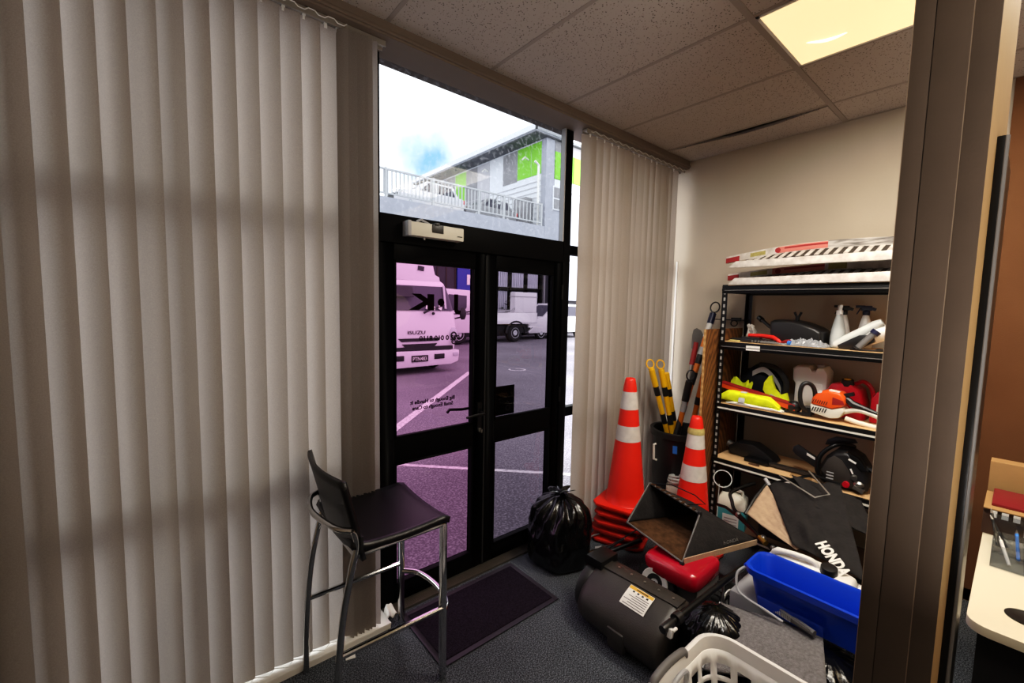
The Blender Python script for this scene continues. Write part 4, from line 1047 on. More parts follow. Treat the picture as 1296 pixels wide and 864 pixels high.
v1 = thing('safety_vest', 'folded yellow safety vest with silver band at the front of the third shelf', 'safety vest', (3.07, 1.15, Z3))
cloth_slab('vest', '', '', 1.345, .965, 3.025, 3.12, .072, 'hivis', 2, tilt=-.012, root=v1, zb=Z3 + .02)
m = MB(); m.rings([[V(3.0195 + .102 * (i / 20), y, Z3 + .026 + .069 * math.sin(PI * i / 20) ** .45) for i in range(21)] for y in (1.205, 1.165)], caps=False)
m.build('silver_band', 'reflective', v1, smooth=70)
cloth_slab('white_cloth', 'folded white cloth lying under the yellow safety vest', 'cloth', 1.29, .945, 3.025, 3.13, .022, 'paper', 5)
v2 = thing('safety_vest', 'rumpled yellow safety vest against the plywood behind the orange bar', 'safety vest', (3.25, 1.25, Z3))
m = MB(); m.grid(lambda u, v: V(3.17 + .13 * v, 1.335 - .15 * u, Z3 + .05 + .11 * math.sin(PI * min(1, v * 1.1)) ** .7 * (.8 + .4 * mnoise.noise(V(u * 5, v * 4, 1))) + .02 * math.sin(7 * u + 3 * v)), 24, 20); m.build('vest', 'hivis', v2, smooth=60)
m = MB(); m.b2((3.17, 1.20, Z3 + .002), (3.3, 1.33, Z3 + .08)); m.build('fold', 'hivis', v2, bev=.02)
v3 = thing('safety_vest', 'yellow safety vest draped over the dark bag on the third shelf', 'safety vest', (3.17, 1.03, Z3))
m = MB(); pth = [(1.075, 1.165), (1.10, 1.12), (1.105, 1.07), (1.08, 1.035), (1.03, 1.01), (.965, .985), (.955, 1.005), (.985, 1.04), (1.03, 1.085), (1.05, 1.14), (1.055, 1.175)]
m.prism(pth, .03, M=XY(), o=(3.15, 0, 0)); m.prism([(1.0, 1.05), (.965, 1.07), (.94, .985), (.97, .975)], .03, M=XY(), o=(3.16, 0, 0)); m.build('vest', 'hivis', v3, bev=.006)
m = MB(); m.prism([(1.085, 1.03), (1.02, 1.0), (1.0, 1.03), (1.05, 1.05)], .006, M=XY(), o=(3.143, 0, 0)); m.build('silver_band', 'reflective', v3)
bg = thing('soft_bag', 'dark navy soft bag with a grey strap at the back of the third shelf', 'bag', (3.3, 1.14, Z3))
m = MB(); m.ball((3.31, 1.15, Z3 + .135), (.11, .155, .135), 28)
for v in m.bm.verts: v.co += (v.co - V(3.31, 1.15, Z3 + .135)) * .22 * mnoise.noise(v.co * 14)
for v in m.bm.verts: v.co.z = max(v.co.z, Z3 + .002)
m.build('bag', 'navy_fabric', bg, smooth=70)
m = MB(); sp = smoothpath([(3.19, 1.19, Z3 + .21), (3.19, 1.12, Z3 + .245), (3.19, 1.05, Z3 + .19), (3.195, 1.01, Z3 + .11), (3.2, 1.04, Z3 + .05)], 6)
m.rings([[p + V(0, .0, .018), p + V(.006, 0, .018), p + V(.006, 0, -.018), p + V(0, 0, -.018)] for p in sp]); m.build('strap', 'panel_grey', bg)
m = MB(); sp = smoothpath([(3.21, 1.15, Z3 + .275), (3.21, 1.05, Z3 + .26), (3.21, .985, Z3 + .17), (3.215, 1.0, Z3 + .06)], 6)
m.tube(sp, .018, 8); m.build('rim', 'black_fabric', bg)
ob = thing('alloy_bar', 'long red and orange angle bar laid across the safety vests', 'bar', (3.1, 1.1, Z3))
u0, u1 = V(3.10, 1.355, 1.07), V(3.07, .885, .995)
m = MB(); m.rings([[p + V(0, 0, -.016), p + V(.012, 0, -.016), p + V(.012, 0, .012), p + V(0, 0, .012)] for p in (u0, u1)]); m.build('face', 'bar_orange', ob)
m = MB(); m.rings([[p + V(-.002, 0, .012), p + V(.035, 0, .012), p + V(.035, 0, .028), p + V(-.002, 0, .022)] for p in (u0, u1)]); m.build('flange', 'ramp_red', ob)
# petrol hedge trimmer, orange
ht = thing('hedge_trimmer', 'orange and white petrol hedge trimmer with black loop handle on the third shelf', 'hedge trimmer', (3.1, .7, Z3))
m = MB(); rs = []
for x, k in ((3.045, .86), (3.06, .97), (3.13, 1.0), (3.17, .9)):
    pr = [(.80, 1.045), (.795, 1.085), (.765, 1.125), (.72, 1.142), (.655, 1.138), (.632, 1.115), (.628, 1.07), (.64, 1.05), (.69, 1.03)]
    rs.append([V(x, .715 + (y - .715) * k, 1.08 + (z - 1.08) * k) for y, z in pr])
m.rings(rs); m.build('engine_cover', 'saw_orange', ht, bev=.006)
m = MB(); m.prism([(.80, 1.045), (.69, 1.03), (.64, 1.05), (.63, 1.03), (.655, .985), (.70, .975), (.795, .995)], .11, M=XY(), o=(3.05, 0, 0)); m.build('housing', 'offwhite', ht, bev=.006)
m = MB()
for k in range(7): m.box((3.046, .783 - k * .011, 1.068 - k * .001), (.006, .004, .022), (R(18), 0, 0))
for k in range(6): m.box((3.048, .785 - k * .013, 1.018), (.006, .005, .026), (R(18), 0, 0))
m.build('vent_slots', 'black_plastic', ht)
m = MB(); m.prism([(.765, 1.115), (.745, 1.122), (.742, 1.136), (.76, 1.132)], .002, M=XY(), o=(3.044, 0, .001)); m.build('decal', 'paper', ht); m = MB(); m.prism([(.715, 1.128), (.665, 1.122), (.66, 1.136), (.71, 1.142)], .03, M=XY(), o=(3.055, 0, .004)); m.build('decal', 'paper', ht)
m = MB(); m.prism([(.69, 1.105), (.64, 1.09), (.632, 1.068), (.69, 1.06)], .004, M=XY(), o=(3.043, 0, 0)); m.build('cover_recess', 'ramp_red', ht)
m = MB(); m.tube(smoothpath([(3.08, .815, .985), (3.05, .845, 1.03), (3.045, .855, 1.10), (3.05, .845, 1.155), (3.07, .82, 1.165), (3.09, .80, 1.14), (3.10, .79, 1.09), (3.10, .79, 1.02), (3.09, .805, .985)], 5), .0125, 10); m.box((3.10, .82, .99), (.07, .05, .05)); m.build('front_handle', 'black_plastic', ht, smooth=50)
m = MB(); m.tube(smoothpath([(3.09, .64, 1.02), (3.08, .57, 1.045), (3.08, .47, 1.02), (3.08, .42, .995), (3.08, .45, .965), (3.08, .56, .972), (3.09, .63, .985)], 5), .014, 10); m.build('rear_handle', 'offwhite', ht, smooth=50)
m = MB(); m.tube([(3.09, .645, 1.11), (3.08, .60, 1.075), (3.08, .50, 1.045), (3.08, .43, 1.02)], [.018, .02, .012, .008], 10); m.box((3.09, .625, 1.125), (.04, .05, .02), (R(-20), 0, 0)); m.build('trigger_guard', 'black_plastic', ht)
m = MB(); m.b2((3.08, .84, .96), (3.12, .96, .972)); m.ball((3.10, .90, 1.0), (.035, .045, .04), 14); m.build('gear_case', 'black_plastic', ht, bev=.002)
# white jerrycan
def jerry(root, c, w, d, h, mt, cap, rz=0, handle=True, fill=None):
    M = Matrix.Rotation(rz, 3, 'Z'); c = V(*c)
    m = MB()
    rs = []
    for z, k in ((0, .92), (.02, 1), (.74, 1), (.82, .96), (.90, .62), (.93, .5)):
        q = []
        for sx_, sy_ in ((-1, -1), (1, -1), (1, 1), (-1, 1)):
            for t in ((0, 1), (1, 0)) if (sx_ * sy_) < 0 else ((1, 0), (0, 1)):
                rr = .18
                q.append(V(sx_ * d / 2 * (k if z < .85 else k) * (1 - rr * t[0]), sy_ * w / 2 * (k if z < .85 else 1 * k) * (1 - rr * t[1]), z * h))
        rs.append([c + M @ p for p in q])
    m.rings(rs); m.build('body', mt, root, bev=.004, smooth=50)
    if handle:
        m = MB(); m.tube([c + M @ V(0, y * w, z * h) for y, z in ((-.30, .80), (-.28, .96), (-.16, 1.0), (.05, .99), (.12, .9))], .013, 10); m.build('handle', mt, root, smooth=50)
    m = MB(); a = c + M @ V(0, .27 * w, .86 * h); m.cyl(a, a + V(0, 0, .06 * h), .02, n=16); b = a + V(0, 0, .06 * h); m.cyl(b, b + V(0, 0, .022), .027, .025, n=20); m.build('cap', cap, root, bev=.002)
jc = thing('jerrycan', 'white plastic jerrycan standing behind the orange hedge trimmer', 'jerrycan', (3.34, .86, Z3))
m = MB(); rs = []
for x, k in ((3.27, .94), (3.285, 1), (3.395, 1), (3.41, .94)):
    pr = [(.955, Z3 + .003), (.955, 1.13), (.97, 1.15), (.972, 1.225), (.95, 1.245), (.88, 1.25), (.862, 1.22), (.84, 1.22), (.835, 1.245), (.80, 1.25), (.775, 1.215), (.775, Z3 + .003)]
    rs.append([V(x, .865 + (y - .865) * k, 1.1 + (z - 1.1) * k if z > 1 else z) for y, z in pr])
m.rings(rs); m.build('body', 'white_plastic', jc, bev=.004)
m = MB(); m.b2((3.29, .80, 1.245), (3.33, .84, 1.262)); m.build('cap', 'light_grey', jc, bev=.004)
m = MB(); m.b2((3.266, .80, Z3 + .03), (3.27, .94, 1.14)); m.build('moulded_panel', 'paper', jc, bev=.001)
rc = thing('fuel_can', 'red fuel can with a black and yellow cap beside the orange hedge trimmer', 'fuel can', (3.29, .65, Z3))
m = MB(); rs = []
for x, k in ((3.21, .9), (3.23, 1), (3.36, 1), (3.38, .9)):
    pr = [(.765, Z3 + .003), (.765, 1.12), (.745, 1.16), (.70, 1.17), (.645, 1.17), (.60, 1.14), (.575, 1.06), (.57, Z3 + .003)]
    rs.append([V(x, .67 + (y - .67) * k, z) for y, z in pr])
m.rings(rs); m.build('body', 'red_plastic', rc, bev=.008)
m = MB(); m.cyl((3.24, .665, 1.16), (3.232, .665, 1.195), .033, .031, n=24); m.build('cap', 'black_plastic', rc, bev=.004)
m = MB(); m.cyl((3.2315, .665, 1.195), (3.231, .665, 1.199), .018, n=20); m.build('cap_disc', 'label_yellow', rc)
m = MB(); m.tube(smoothpath([(3.3, .64, 1.165), (3.3, .60, 1.185), (3.3, .56, 1.15), (3.3, .545, 1.08)]), .012, 8); m.build('handle', 'red_plastic', rc)
rc2 = thing('fuel_can', 'red fuel can with a pale label, half hidden by the partition', 'fuel can', (3.29, .46, Z3))
m = MB(); m.prism([(.545, Z3 + .003), (.545, 1.10), (.52, 1.145), (.42, 1.15), (.38, 1.10), (.38, Z3 + .003)], .13, M=XY(), o=(3.21, 0, 0)); m.build('body', 'red_plastic', rc2, bev=.012)
m = MB(); m.b2((3.207, .40, 1.0), (3.21, .515, 1.075)); m.build('label', 'paper', rc2)
m = MB(); m.cyl((3.27, .45, 1.14), (3.27, .45, 1.18), .028, n=20); m.build('cap', 'black_plastic', rc2)

# ------------------------------------------------------------------ fourth shelf
Z4 = .567
h2 = thing('hedge_trimmer', 'black hedge trimmer with a long dark blade lying on the lowest visible shelf', 'hedge trimmer', (3.2, 1.0, Z4))
m = MB(); m.prism([(1.30, .575), (1.31, .63), (1.26, .665), (1.14, .675), (1.07, .64), (1.02, .61), (1.0, .58), (1.1, .572)], .12, M=XY(), o=(3.16, 0, 0)); m.build('motor_body', 'black_plastic', h2, bev=.012)
m = MB(); m.b2((3.09, 1.02, .572), (3.16, 1.17, .595)); m.build('guard', 'black_metal', h2, bev=.004)
m = MB(); m.rings([[V(3.13 + s * .022, y, .578 + k) for s, k in ((-1, 0), (1, 0), (1, .016), (-1, .016))] for y in (1.15, .68)]); m.build('blade', 'dark_plastic', h2)
m = MB(); m.cyl((3.22, 1.30, .62), (3.22, 1.335, .63), .025, n=16); m.build('end_cap', 'steel', h2)
m = MB(); m.b2((3.05, 1.075, Z4 + .001), (3.066, 1.125, Z4 + .009)); m.b2((3.052, 1.06, Z4 + .001), (3.06, 1.08, Z4 + .014)); tag(m.build('clip', 'card_dark', bev=.001), 'small dark clip on the front of the lowest visible shelf', 'clip')
m = MB(); m.rings([[V(x, y, Z4 + .0012) for x, y in ((3.05, .76), (3.05, .88), (3.17, .90), (3.2, .80))], [V(x, y, Z4 + .002) for x, y in ((3.05, .76), (3.05, .88), (3.17, .90), (3.2, .80))]]); tag(m.build('card_scrap', 'card'), 'brown scrap of card lying under the chainsaw on the shelf', 'card')
cs = thing('chainsaw', 'black chainsaw with a covered bar and red cap on the lowest visible shelf', 'chainsaw', (3.14, .66, Z4))
m = MB(); rs = []
for x, k in ((3.055, .85), (3.08, 1.0), (3.2, 1.0), (3.23, .85)):
    pr = [(.735, .60), (.73, .68), (.70, .745), (.66, .79), (.60, .80), (.545, .77), (.50, .70), (.49, .63), (.50, .585), (.60, .572), (.68, .572)]
    rs.append([V(x, .61 + (y - .61) * k, .66 + (z - .66) * k) for y, z in pr])
m.rings(rs); m.build('engine_body', 'black_plastic', cs, bev=.01)
m = MB(); m.prism([(.72, .655), (.69, .735), (.66, .76), (.62, .74), (.57, .665), (.55, .60), (.60, .59), (.66, .60)], .012, M=XY(), o=(3.047, 0, 0)); m.build('side_cover', 'dark_plastic', cs, bev=.005)
m = MB(); m.prism([(.60, .80), (.545, .775), (.50, .71), (.53, .70), (.57, .745)], .05, M=XY(), o=(3.045, 0, 0)); m.build('air_filter_cover', 'black_metal', cs, bev=.006)
m = MB(); m.tube(smoothpath([(3.06, .70, .585), (3.04, .735, .65), (3.045, .725, .745), (3.07, .67, .815), (3.12, .62, .825), (3.2, .60, .80)], 6), .0125, 10); m.build('front_handle', 'black_metal', cs, smooth=50)
m = MB(); m.prism([(.745, .775), (.735, .81), (.69, .84), (.60, .845), (.585, .825), (.65, .80), (.70, .785)], .016, M=XY(), o=(3.2, 0, 0)); m.build('hand_guard', 'black_plastic', cs, bev=.004)
m = MB(); m.prism([(.735, .63), (.735, .70), (.86, .765), (.885, .745), (.89, .715), (.87, .695)], .016, M=XY(), o=(3.10, 0, 0)); m.build('bar_cover', 'black_plastic', cs, bev=.006)
m = MB(); m.prism([(.765, .692), (.765, .708), (.81, .727), (.81, .711)], .001, M=XY(), o=(3.0985, 0, 0)); m.build('white_mark', 'paper', cs, label='white mark on the bar cover')
m = MB(); m.prism([(.588, .758), (.552, .742), (.557, .733), (.593, .748)], .001, M=XY(), o=(3.043, 0, .008)); m.build('white_mark', 'paper', cs); m = MB(); m.prism([(.575, .71), (.562, .683), (.569, .679), (.582, .705)], .001, M=XY(), o=(3.043, 0, 0)); m.build('white_mark', 'paper', cs)
m = MB()
for k in range(3): m.b2((3.043, .655, .617 + k * .018), (3.047, .69, .623 + k * .018))
m.build('vent_slots', 'light_grey', cs)
m = MB(); m.cyl((3.05, .592, .612), (3.03, .592, .610), .017, n=18); m.build('fuel_cap', 'red_plastic', cs, label='red cap')
m = MB(); m.tube(smoothpath([(3.1, .52, .72), (3.08, .46, .70), (3.08, .42, .63), (3.08, .47, .585)]), .015, 8); m.build('rear_handle', 'black_plastic', cs)
m = MB(); m.ball((3.06, .54, .625), (.02, .03, .02), 10); m.cyl((3.05, .56, .665), (3.03, .555, .66), .014, n=14); m.box((3.05, .535, .60), (.03, .05, .02), (.4, 0, 0)); m.build('carburettor', 'steel', cs)
tag(MB().box((3.25, .46, .70), (.1, .06, .10)).build('orange_box', 'bar_orange', bev=.01), 'small orange box behind the chainsaw', 'box').location = (0, 0, -.08)
# ------------------------------------------------------------------ hard mower catcher with label
ca = thing('mower_catcher', 'hard dark plastic mower catcher with a warning label lying on the carpet', 'mower catcher', (1.78, 1.12, 0), R(4))
prof = [(1.66, 0.004), (1.625, .02), (1.585, .08), (1.578, .14), (1.60, .20), (1.66, .258), (1.74, .298), (1.80, .306), (1.87, .28), (1.91, .20), (1.91, .004)]
ps = smoothpath([V(x, 0, z * .87) for x, z in prof], 3)
m = MB(); rs = []
cx, cz = 1.78, .13
for y, k in ((.895, .90), (.905, .965), (.93, 1.0), (1.0, 1.0), (1.12, 1.01), (1.24, 1.0), (1.31, .99), (1.335, .96), (1.345, .88)):
    rs.append([V(cx + (p.x - cx) * k, y, max(.003, cz + (p.z - cz) * k)) for p in ps])
m.rings(rs); m.build('body', 'dark_plastic', ca, smooth=45)
m = MB()
for p, q in zip(ps[:-1], ps[1:]): pass
m.rings([[V(1.755, .90, .262), V(1.83, .90, .262), V(1.83, .90, .274), V(1.755, .90, .270)], [V(1.74, 1.33, .258), V(1.81, 1.33, .260), V(1.81, 1.33, .272), V(1.74, 1.33, .268)]]); m.build('flange', 'dark_plastic', ca, bev=.003)
m = MB()
for k in range(6): m.cyl((1.79, .94 + k * .075, .270), (1.79, .94 + k * .075, .276), .006, n=10)
m.build('screw', 'steel', ca)
m = MB(); m.lathe([(.01, 0), (.11, 0), (.12, .02), (.12, .05), (.10, .055)], (1.74, 1.335, .125), 32, align((0, 1, 0)), sx=1, sy=1.0, caps=True); m.build('end_disc', 'black_plastic', ca)
m = MB(); m.box((1.592, 1.10, .075), (.04, .09, .10), (0, R(-6), 0)); m.build('pocket', 'dark_plastic', ca, bev=.01)
m = MB(); m.b2((1.72, 1.30, .25), (1.86, 1.40, .295)); m.b2((1.76, 1.36, .15), (1.84, 1.42, .27)); m.build('hinge_bracket', 'black_metal', ca, bev=.005)
# label follows the curved top
def topz(x):
    for p, q in zip(ps[:-1], ps[1:]):
        if p.x <= x <= q.x and p.z > .15: return p.z + (q.z - p.z) * (x - p.x) / max(1e-6, q.x - p.x)
    return .3
def lab(name, mt, ya, yb, xa, xb, off, label=None):
    m = MB(); v = []
    for i in range(9):
        x = xa + (xb - xa) * i / 8; sl = (topz(x + .004) - topz(x - .004)) / .008; nr = V(-sl, 0, 1).normalized()
        v.append([m.bm.verts.new(V(x, y, topz(x)) + nr * off) for y in (ya, (ya + yb) / 2, yb)])
    for i in range(8):
        for j in range(2): m.bm.faces.new((v[i][j], v[i][j + 1], v[i + 1][j + 1], v[i + 1][j]))
    return m.build(name, mt, ca, label=label)
lab('warning_label', 'paper', 1.0, 1.13, 1.645, 1.738, .005, 'white warning label')
lab('label_header', 'label_yellow', 1.002, 1.128, 1.72, 1.736, .0058, 'yellow header strip')
def bars(name, mt, items):
    m = MB()
    for x, w, ya, yb in items:
        sl = (topz(x + .004) - topz(x - .004)) / .008; nr = V(-sl, 0, 1).normalized()
        a = math.atan(sl); m.box(V(x, (ya + yb) / 2, topz(x)) + nr * .0062, (w, yb - ya, .0006), (0, -a, 0))
    m.build(name, mt, ca)
bars('label_print', 'grey_plastic', [(1.652 + .0095 * k, .003, 1.008, 1.008 + (.11, .09, .115, .08, .10, .07)[k]) for k in range(6)])
bars('label_symbol', 'ink', [(1.713, .008, 1.02 + .024 * k, 1.030 + .024 * k) for k in range(4)] + [(1.728, .005, 1.03, 1.09)])

# ------------------------------------------------------------------ red mower under the hopper
mo = thing('lawn_mower', 'red lawn mower deck with a white hubbed wheel under the fabric catcher', 'lawn mower', (2.2, 1.1, 0))
m = MB(); rs = []
for z, k in ((.208, .97), (.218, 1.0), (.272, 1.0), (.288, .95), (.295, .8)):
    q = []
    for i in range(28):
        a = 2 * PI * i / 28; ca_, sa_ = math.cos(a), math.sin(a)
        q.append(V(2.125 + .15 * k * math.copysign(abs(ca_) ** .28, ca_), 1.08 + .15 * k * math.copysign(abs(sa_) ** .28, sa_), z))
    rs.append(q)
m.rings(rs); m.build('deck', 'deck_red', mo, smooth=60, bev=0)
m = MB(); m.b2((2.015, .935, .05), (2.26, 1.05, .212)); m.b2((2.07, 1.05, .05), (2.26, 1.22, .212)); m.build('skirt', 'grey_plastic', mo, bev=.02)
def mwheel(c, ax):
    w = MB().lathe([(.02, -.025), (.075, -.025), (.098, -.018), (.10, 0), (.098, .018), (.075, .025), (.02, .025)], c, 30, align(ax)).build('wheel', 'tyre', mo)
    MB().lathe([(.005, .022), (.055, .026), (.068, .03), (.074, .022)], c, 28, align(ax)).build('hub', 'white_plastic', w)
    m = MB(); Mx = align(ax)
    for k in range(28):
        a = 2 * PI * k / 28; m.box(V(*c) + Mx @ V(.1 * math.cos(a), .1 * math.sin(a), 0), (.008, .01, .046), Mx @ Matrix.Rotation(a, 3, 'Z'))
    m.build('tread', 'tyre', w)
mwheel((1.99, 1.145, .165), (-.95, -.1, .25)); mwheel((2.2, 1.255, .105), (0, 1, 0)); mwheel((2.2, .895, .105), (0, -1, 0))
m = MB(); m.tube([(2.18, .94, .19), (2.12, .96, .12), (2.10, .90, .06)], .006, 6); m.build('lever', 'steel', mo)

# fabric hopper resting on the mower
ho = thing('grass_catcher', 'open black fabric grass catcher with dirty brown inside resting on the red mower', 'grass catcher', (2.3, 1.12, .3))
L_, B_, TR, TL = V(2.046, 1.376, .375), V(2.046, 1.035, .302), V(2.273, 1.067, .48), V(2.261, 1.373, .552)
KB, KR, KL, KT = V(2.585, .885, .285), V(2.57, .90, .315), V(2.56, 1.26, .315), V(2.55, 1.26, .40)
def quadgrid(a, b, c, d, sag=0.0, seed=0, n=12):
    m = MB(); nn = (b - a).cross(d - a).normalized()
    m.grid(lambda u, v: (a * (1 - u) + b * u) * (1 - v) + (d * (1 - u) + c * u) * v + nn * (sag * 4 * u * (1 - u) * math.sin(PI * v) + .008 * mnoise.noise(V(u * 5, v * 5, seed)) * (4 * u * (1 - u) * 4 * v * (1 - v)) ** .5), n, n)
    return m
quadgrid(B_, TR, KR, KB, -.012, 1).build('side_panel', 'black_fabric', ho, solid=.004, smooth=60)
quadgrid(L_, TL, KT, KL, .0, 2).build('side_panel', 'black_fabric', ho, solid=.004, smooth=60)
quadgrid(TR, TL, KT, KR, .01, 3).build('top_panel', 'black_fabric', ho, solid=.004, smooth=60)
quadgrid(L_, B_, KB, KL, .0, 4).build('floor_panel', 'dirt_brown', ho, solid=.005, smooth=60, label='brown dirt covered floor panel')
quadgrid(KL, KB, KR, KT, .0, 5).build('back_panel', 'black_fabric', ho, solid=.004, smooth=60)
m = MB(); off = V(-.004, 0, .002); m.tube([p + off for p in (L_, B_, TR, TL)], .0075, 8, closed=True); m.build('opening_frame', 'grey_plastic', ho)
m = MB(); m.tube([lerp(TL, TR, .05) + V(0, 0, .008), V(2.285, 1.25, .58), V(2.27, 1.10, .575), V(2.25, 1.03, .555), V(2.262, 1.075, .535), lerp(TL, TR, .75) + V(0, 0, .006)], .0032, 6); m.build('wire_bail', 'black_metal', ho)
m = MB(); m.rings([[p + V(0, -.006, -.009), p + V(.004, -.002, -.009), p + V(.004, -.002, .022), p + V(0, -.006, .022)] for p in (B_, lerp(B_, KB, .5), KB)]); m.build('hem', 'beige_fabric', ho)
m = MB()
for k in range(9): m.box(lerp(TL, TR, .08 + k * .1) + V(-.002, 0, .008), (.02, .025, .006), (0, .2, .3 * k)); 
m.build('rim_dirt', 'dirt_brown', ho)
pn = (KB - B_).normalized(); up_ = (TR - B_).normalized(); nm = pn.cross(up_).normalized()
tb = B_ + (KB - B_) * .42 + up_ * .055 - nm * .012
cands = nm if nm.dot(V(-1, -1, .2)) > 0 else -nm
text('lettering', 'HONDA', .024, lerp(B_, KB, .46) + up_ * .05 + cands * .018, pn, up_, 'grey_plastic', ho, shear=.3, sx=1.3)
for q in (B_ + V(-.006, 0, -.004), TR + V(-.004, 0, .006)): MB().ball(q, .013, 10).build('corner_joint', 'black_plastic', ho)

# mower handle tube crossing the pile
hb = thing('mower_handlebar', 'straight black tube handle with a pale clip end crossing in front of the mower', 'handle', (1.9, .8, .3))
p0, p1 = V(1.54, .846, .305), V(2.36, .775, .37)
MB().cyl(p0, p1, .0135, n=14).build('tube', 'black_metal', hb)
m = MB(); m.cyl(p0 - (p1 - p0).normalized() * .005, p0 + (p1 - p0).normalized() * .06, .017, n=14); m.build('grip_end', 'black_plastic', hb, bev=.002)
m = MB(); m.box(p0 + V(.02, -.022, -.012), (.022, .018, .035), (0, .3, 0)); m.tube([p0 + V(.02, -.03, 0), p0 + V(.045, -.034, .004)], .007, 8); m.build('clip', 'white_plastic', hb, bev=.003, label='pale plastic clip')
m = MB(); m.cyl(p0 + (p1 - p0) * .10, p0 + (p1 - p0) * .14, .024, n=16); m.build('knob', 'black_plastic', hb)
m = MB(); m.tube([p0 + (p1 - p0) * .55, V(1.985, .80, .24), V(2.02, .84, .13)], .005, 6); m.build('support_wire', 'steel', hb)
# lower tube on the floor with white end
lt = thing('mower_handlebar', 'black tube with a white end lying on the carpet before the cone stack', 'handle', (2.1, 1.6, 0))
p0, p1 = V(1.955, 1.66, .022), V(2.33, 1.46, .135)
MB().cyl(p0, p1, .0135, n=14).build('tube', 'black_metal', lt)
m = MB(); m.ball(p0, (.022, .018, .017), 12); m.build('end_cap', 'white_plastic', lt, label='white end cap')
m = MB(); m.box(p0 + (p1 - p0) * .18 + V(-.005, .016, .018), (.11, .03, .02), (0, -.28, -.49)); m.build('bracket', 'dirt_brown', lt, bev=.004)
cb_ = MB(); cb_.tube(smoothpath([(2.30, 1.46, .09), (2.17, 1.60, .06), (2.06, 1.70, .05), (2.09, 1.76, .03), (2.20, 1.80, .035), (2.34, 1.74, .06), (2.42, 1.60, .09), (2.36, 1.50, .13)], 7), .0045, 7)
tag(cb_.build('control_cable', 'grey_plastic'), 'thin dark control cable looping over the carpet by the cone stack', 'cable')
cb_ = MB(); cb_.tube(smoothpath([(2.0, 1.36, .30), (2.03, 1.50, .16), (2.02, 1.62, .06), (2.08, 1.66, .06), (2.20, 1.60, .08), (2.30, 1.52, .16), (2.36, 1.46, .22)], 7), .004, 7)
tag(cb_.build('control_cable', 'black_plastic'), 'thin dark control cable running from the hard mower catcher', 'cable')
m = MB(); m.prism([(0, 0), (.06, -.01), (.07, .05), (.03, .07), (-.01, .04)], .002, o=(2.19, 1.665, .001)); tag(m.build('paper_scrap', 'light_grey'), 'grey scrap of paper on the carpet under the cable loop', 'scrap')

# ------------------------------------------------------------------ containers between cone and shelving
dg = thing('detergent_container', 'clear container half full of teal liquid standing under the shelving', 'container', (3.07, 1.215, 0), R(14))
m = MB(); m.prism([(-.075, -.09), (.075, -.09), (.075, .09), (-.075, .09)], .235, o=(0, 0, .003)); m.build('liquid', 'teal_liquid', dg, world=False, bev=.015)
m = MB(); m.rings([[V(sx * a, sy * b + oy, z) for sx, sy in ((-1, -1), (1, -1), (1, 1), (-1, 1))] for z, a, b, oy in ((.236, .075, .09, 0), (.295, .073, .088, 0), (.325, .05, .06, .01), (.335, .03, .03, .03))]); m.build('shoulder', 'offwhite', dg, world=False, bev=.012)
m = MB(); m.tube([(0, -.06, .31), (0, -.055, .35), (0, -.01, .355), (0, .015, .33)], .012, 8); m.build('handle', 'offwhite', dg, world=False, smooth=50)
m = MB(); m.cyl((0, .045, .33), (0, .045, .36), .026, n=20); m.build('cap', 'black_plastic', dg, world=False, bev=.002)
m = MB(); m.b2((-.0775, -.05, .07), (-.075, .05, .20)); m.build('label', 'clear_poly', dg, world=False)
m = MB()
for k in range(5): m.b2((-.079, -.04, .09 + k * .02), (-.0775, .04, .096 + k * .02))
m.build('label_print', 'panel_grey', dg, world=False)
wc = thing('water_container', 'off-white container with a coiled clear hose behind the worn cone', 'container', (2.98, 1.57, 0), R(30))
m = MB(); m.prism([(-.08, -.09), (.08, -.09), (.08, .09), (-.08, .09)], .29, o=(0, 0, .003)); m.build('body', 'offwhite', wc, world=False, bev=.02)
m = MB(); m.cyl((-.02, .02, .29), (-.02, .02, .33), .045, .04, n=24); m.build('cap', 'white_plastic', wc, world=False, bev=.004)
m = MB()
for k in range(3): m.torus((-.03, .02, .335 + k * .016), .058 - .004 * k, .008, align((.1 * k, .12, 1)), n=28)
m.build('coiled_hose', 'clear_poly', wc, world=False)
hp = MB(); hp.torus((2.93, 1.235, .46), .055, .0034, align((-.8, -.4, .3)), n=30); hp.tube([(2.94, 1.26, .41), (2.98, 1.28, .25), (2.97, 1.275, .01)], .0034, 6)
tag(hp.build('clear_hose', 'clear_poly'), 'loop of clear hose standing up beside the worn cone', 'hose')
bh = thing('mower_handlebar', 'bent black tube handle standing before the teal container', 'handle', (2.8, 1.05, .3))
MB().tube(smoothpath([(3.0, 1.06, .47), (2.90, 1.10, .455), (2.81, 1.13, .43), (2.775, 1.105, .395), (2.74, 1.07, .36), (2.66, .95, .335), (2.59, .86, .315)], 5), .011, 10).build('tube', 'black_metal', bh)
MB().tube([(2.83, 1.22, .315), (2.78, 1.14, .34), (2.72, 1.04, .335), (2.62, .86, .30), (2.52, .735, .285)], .009, 10).build('tube', 'black_metal', bh)
m = MB(); m.ball((2.60, .855, .32), .02, 10); m.ball((2.72, 1.04, .35), .018, 10); m.ball((2.56, .79, .31), .014, 10); m.build('knob', 'steel', bh)
m = MB(); m.cyl((2.57, .83, .312), (2.60, .875, .322), .015, .012, n=14); m.build('fitting', 'brass', bh, label='brass fitting')
dk = thing('toolbox', 'dark toolbox in the shadow under the lowest shelf', 'toolbox', (3.2, .95, .1))
MB().b2((3.08, .70, .102), (3.38, 1.05, .30)).build('case', 'black_plastic', dk, bev=.01)
MB().b2((3.07, .70, .24), (3.385, 1.055, .262)).build('lid_rim', 'dark_plastic', dk, bev=.004)
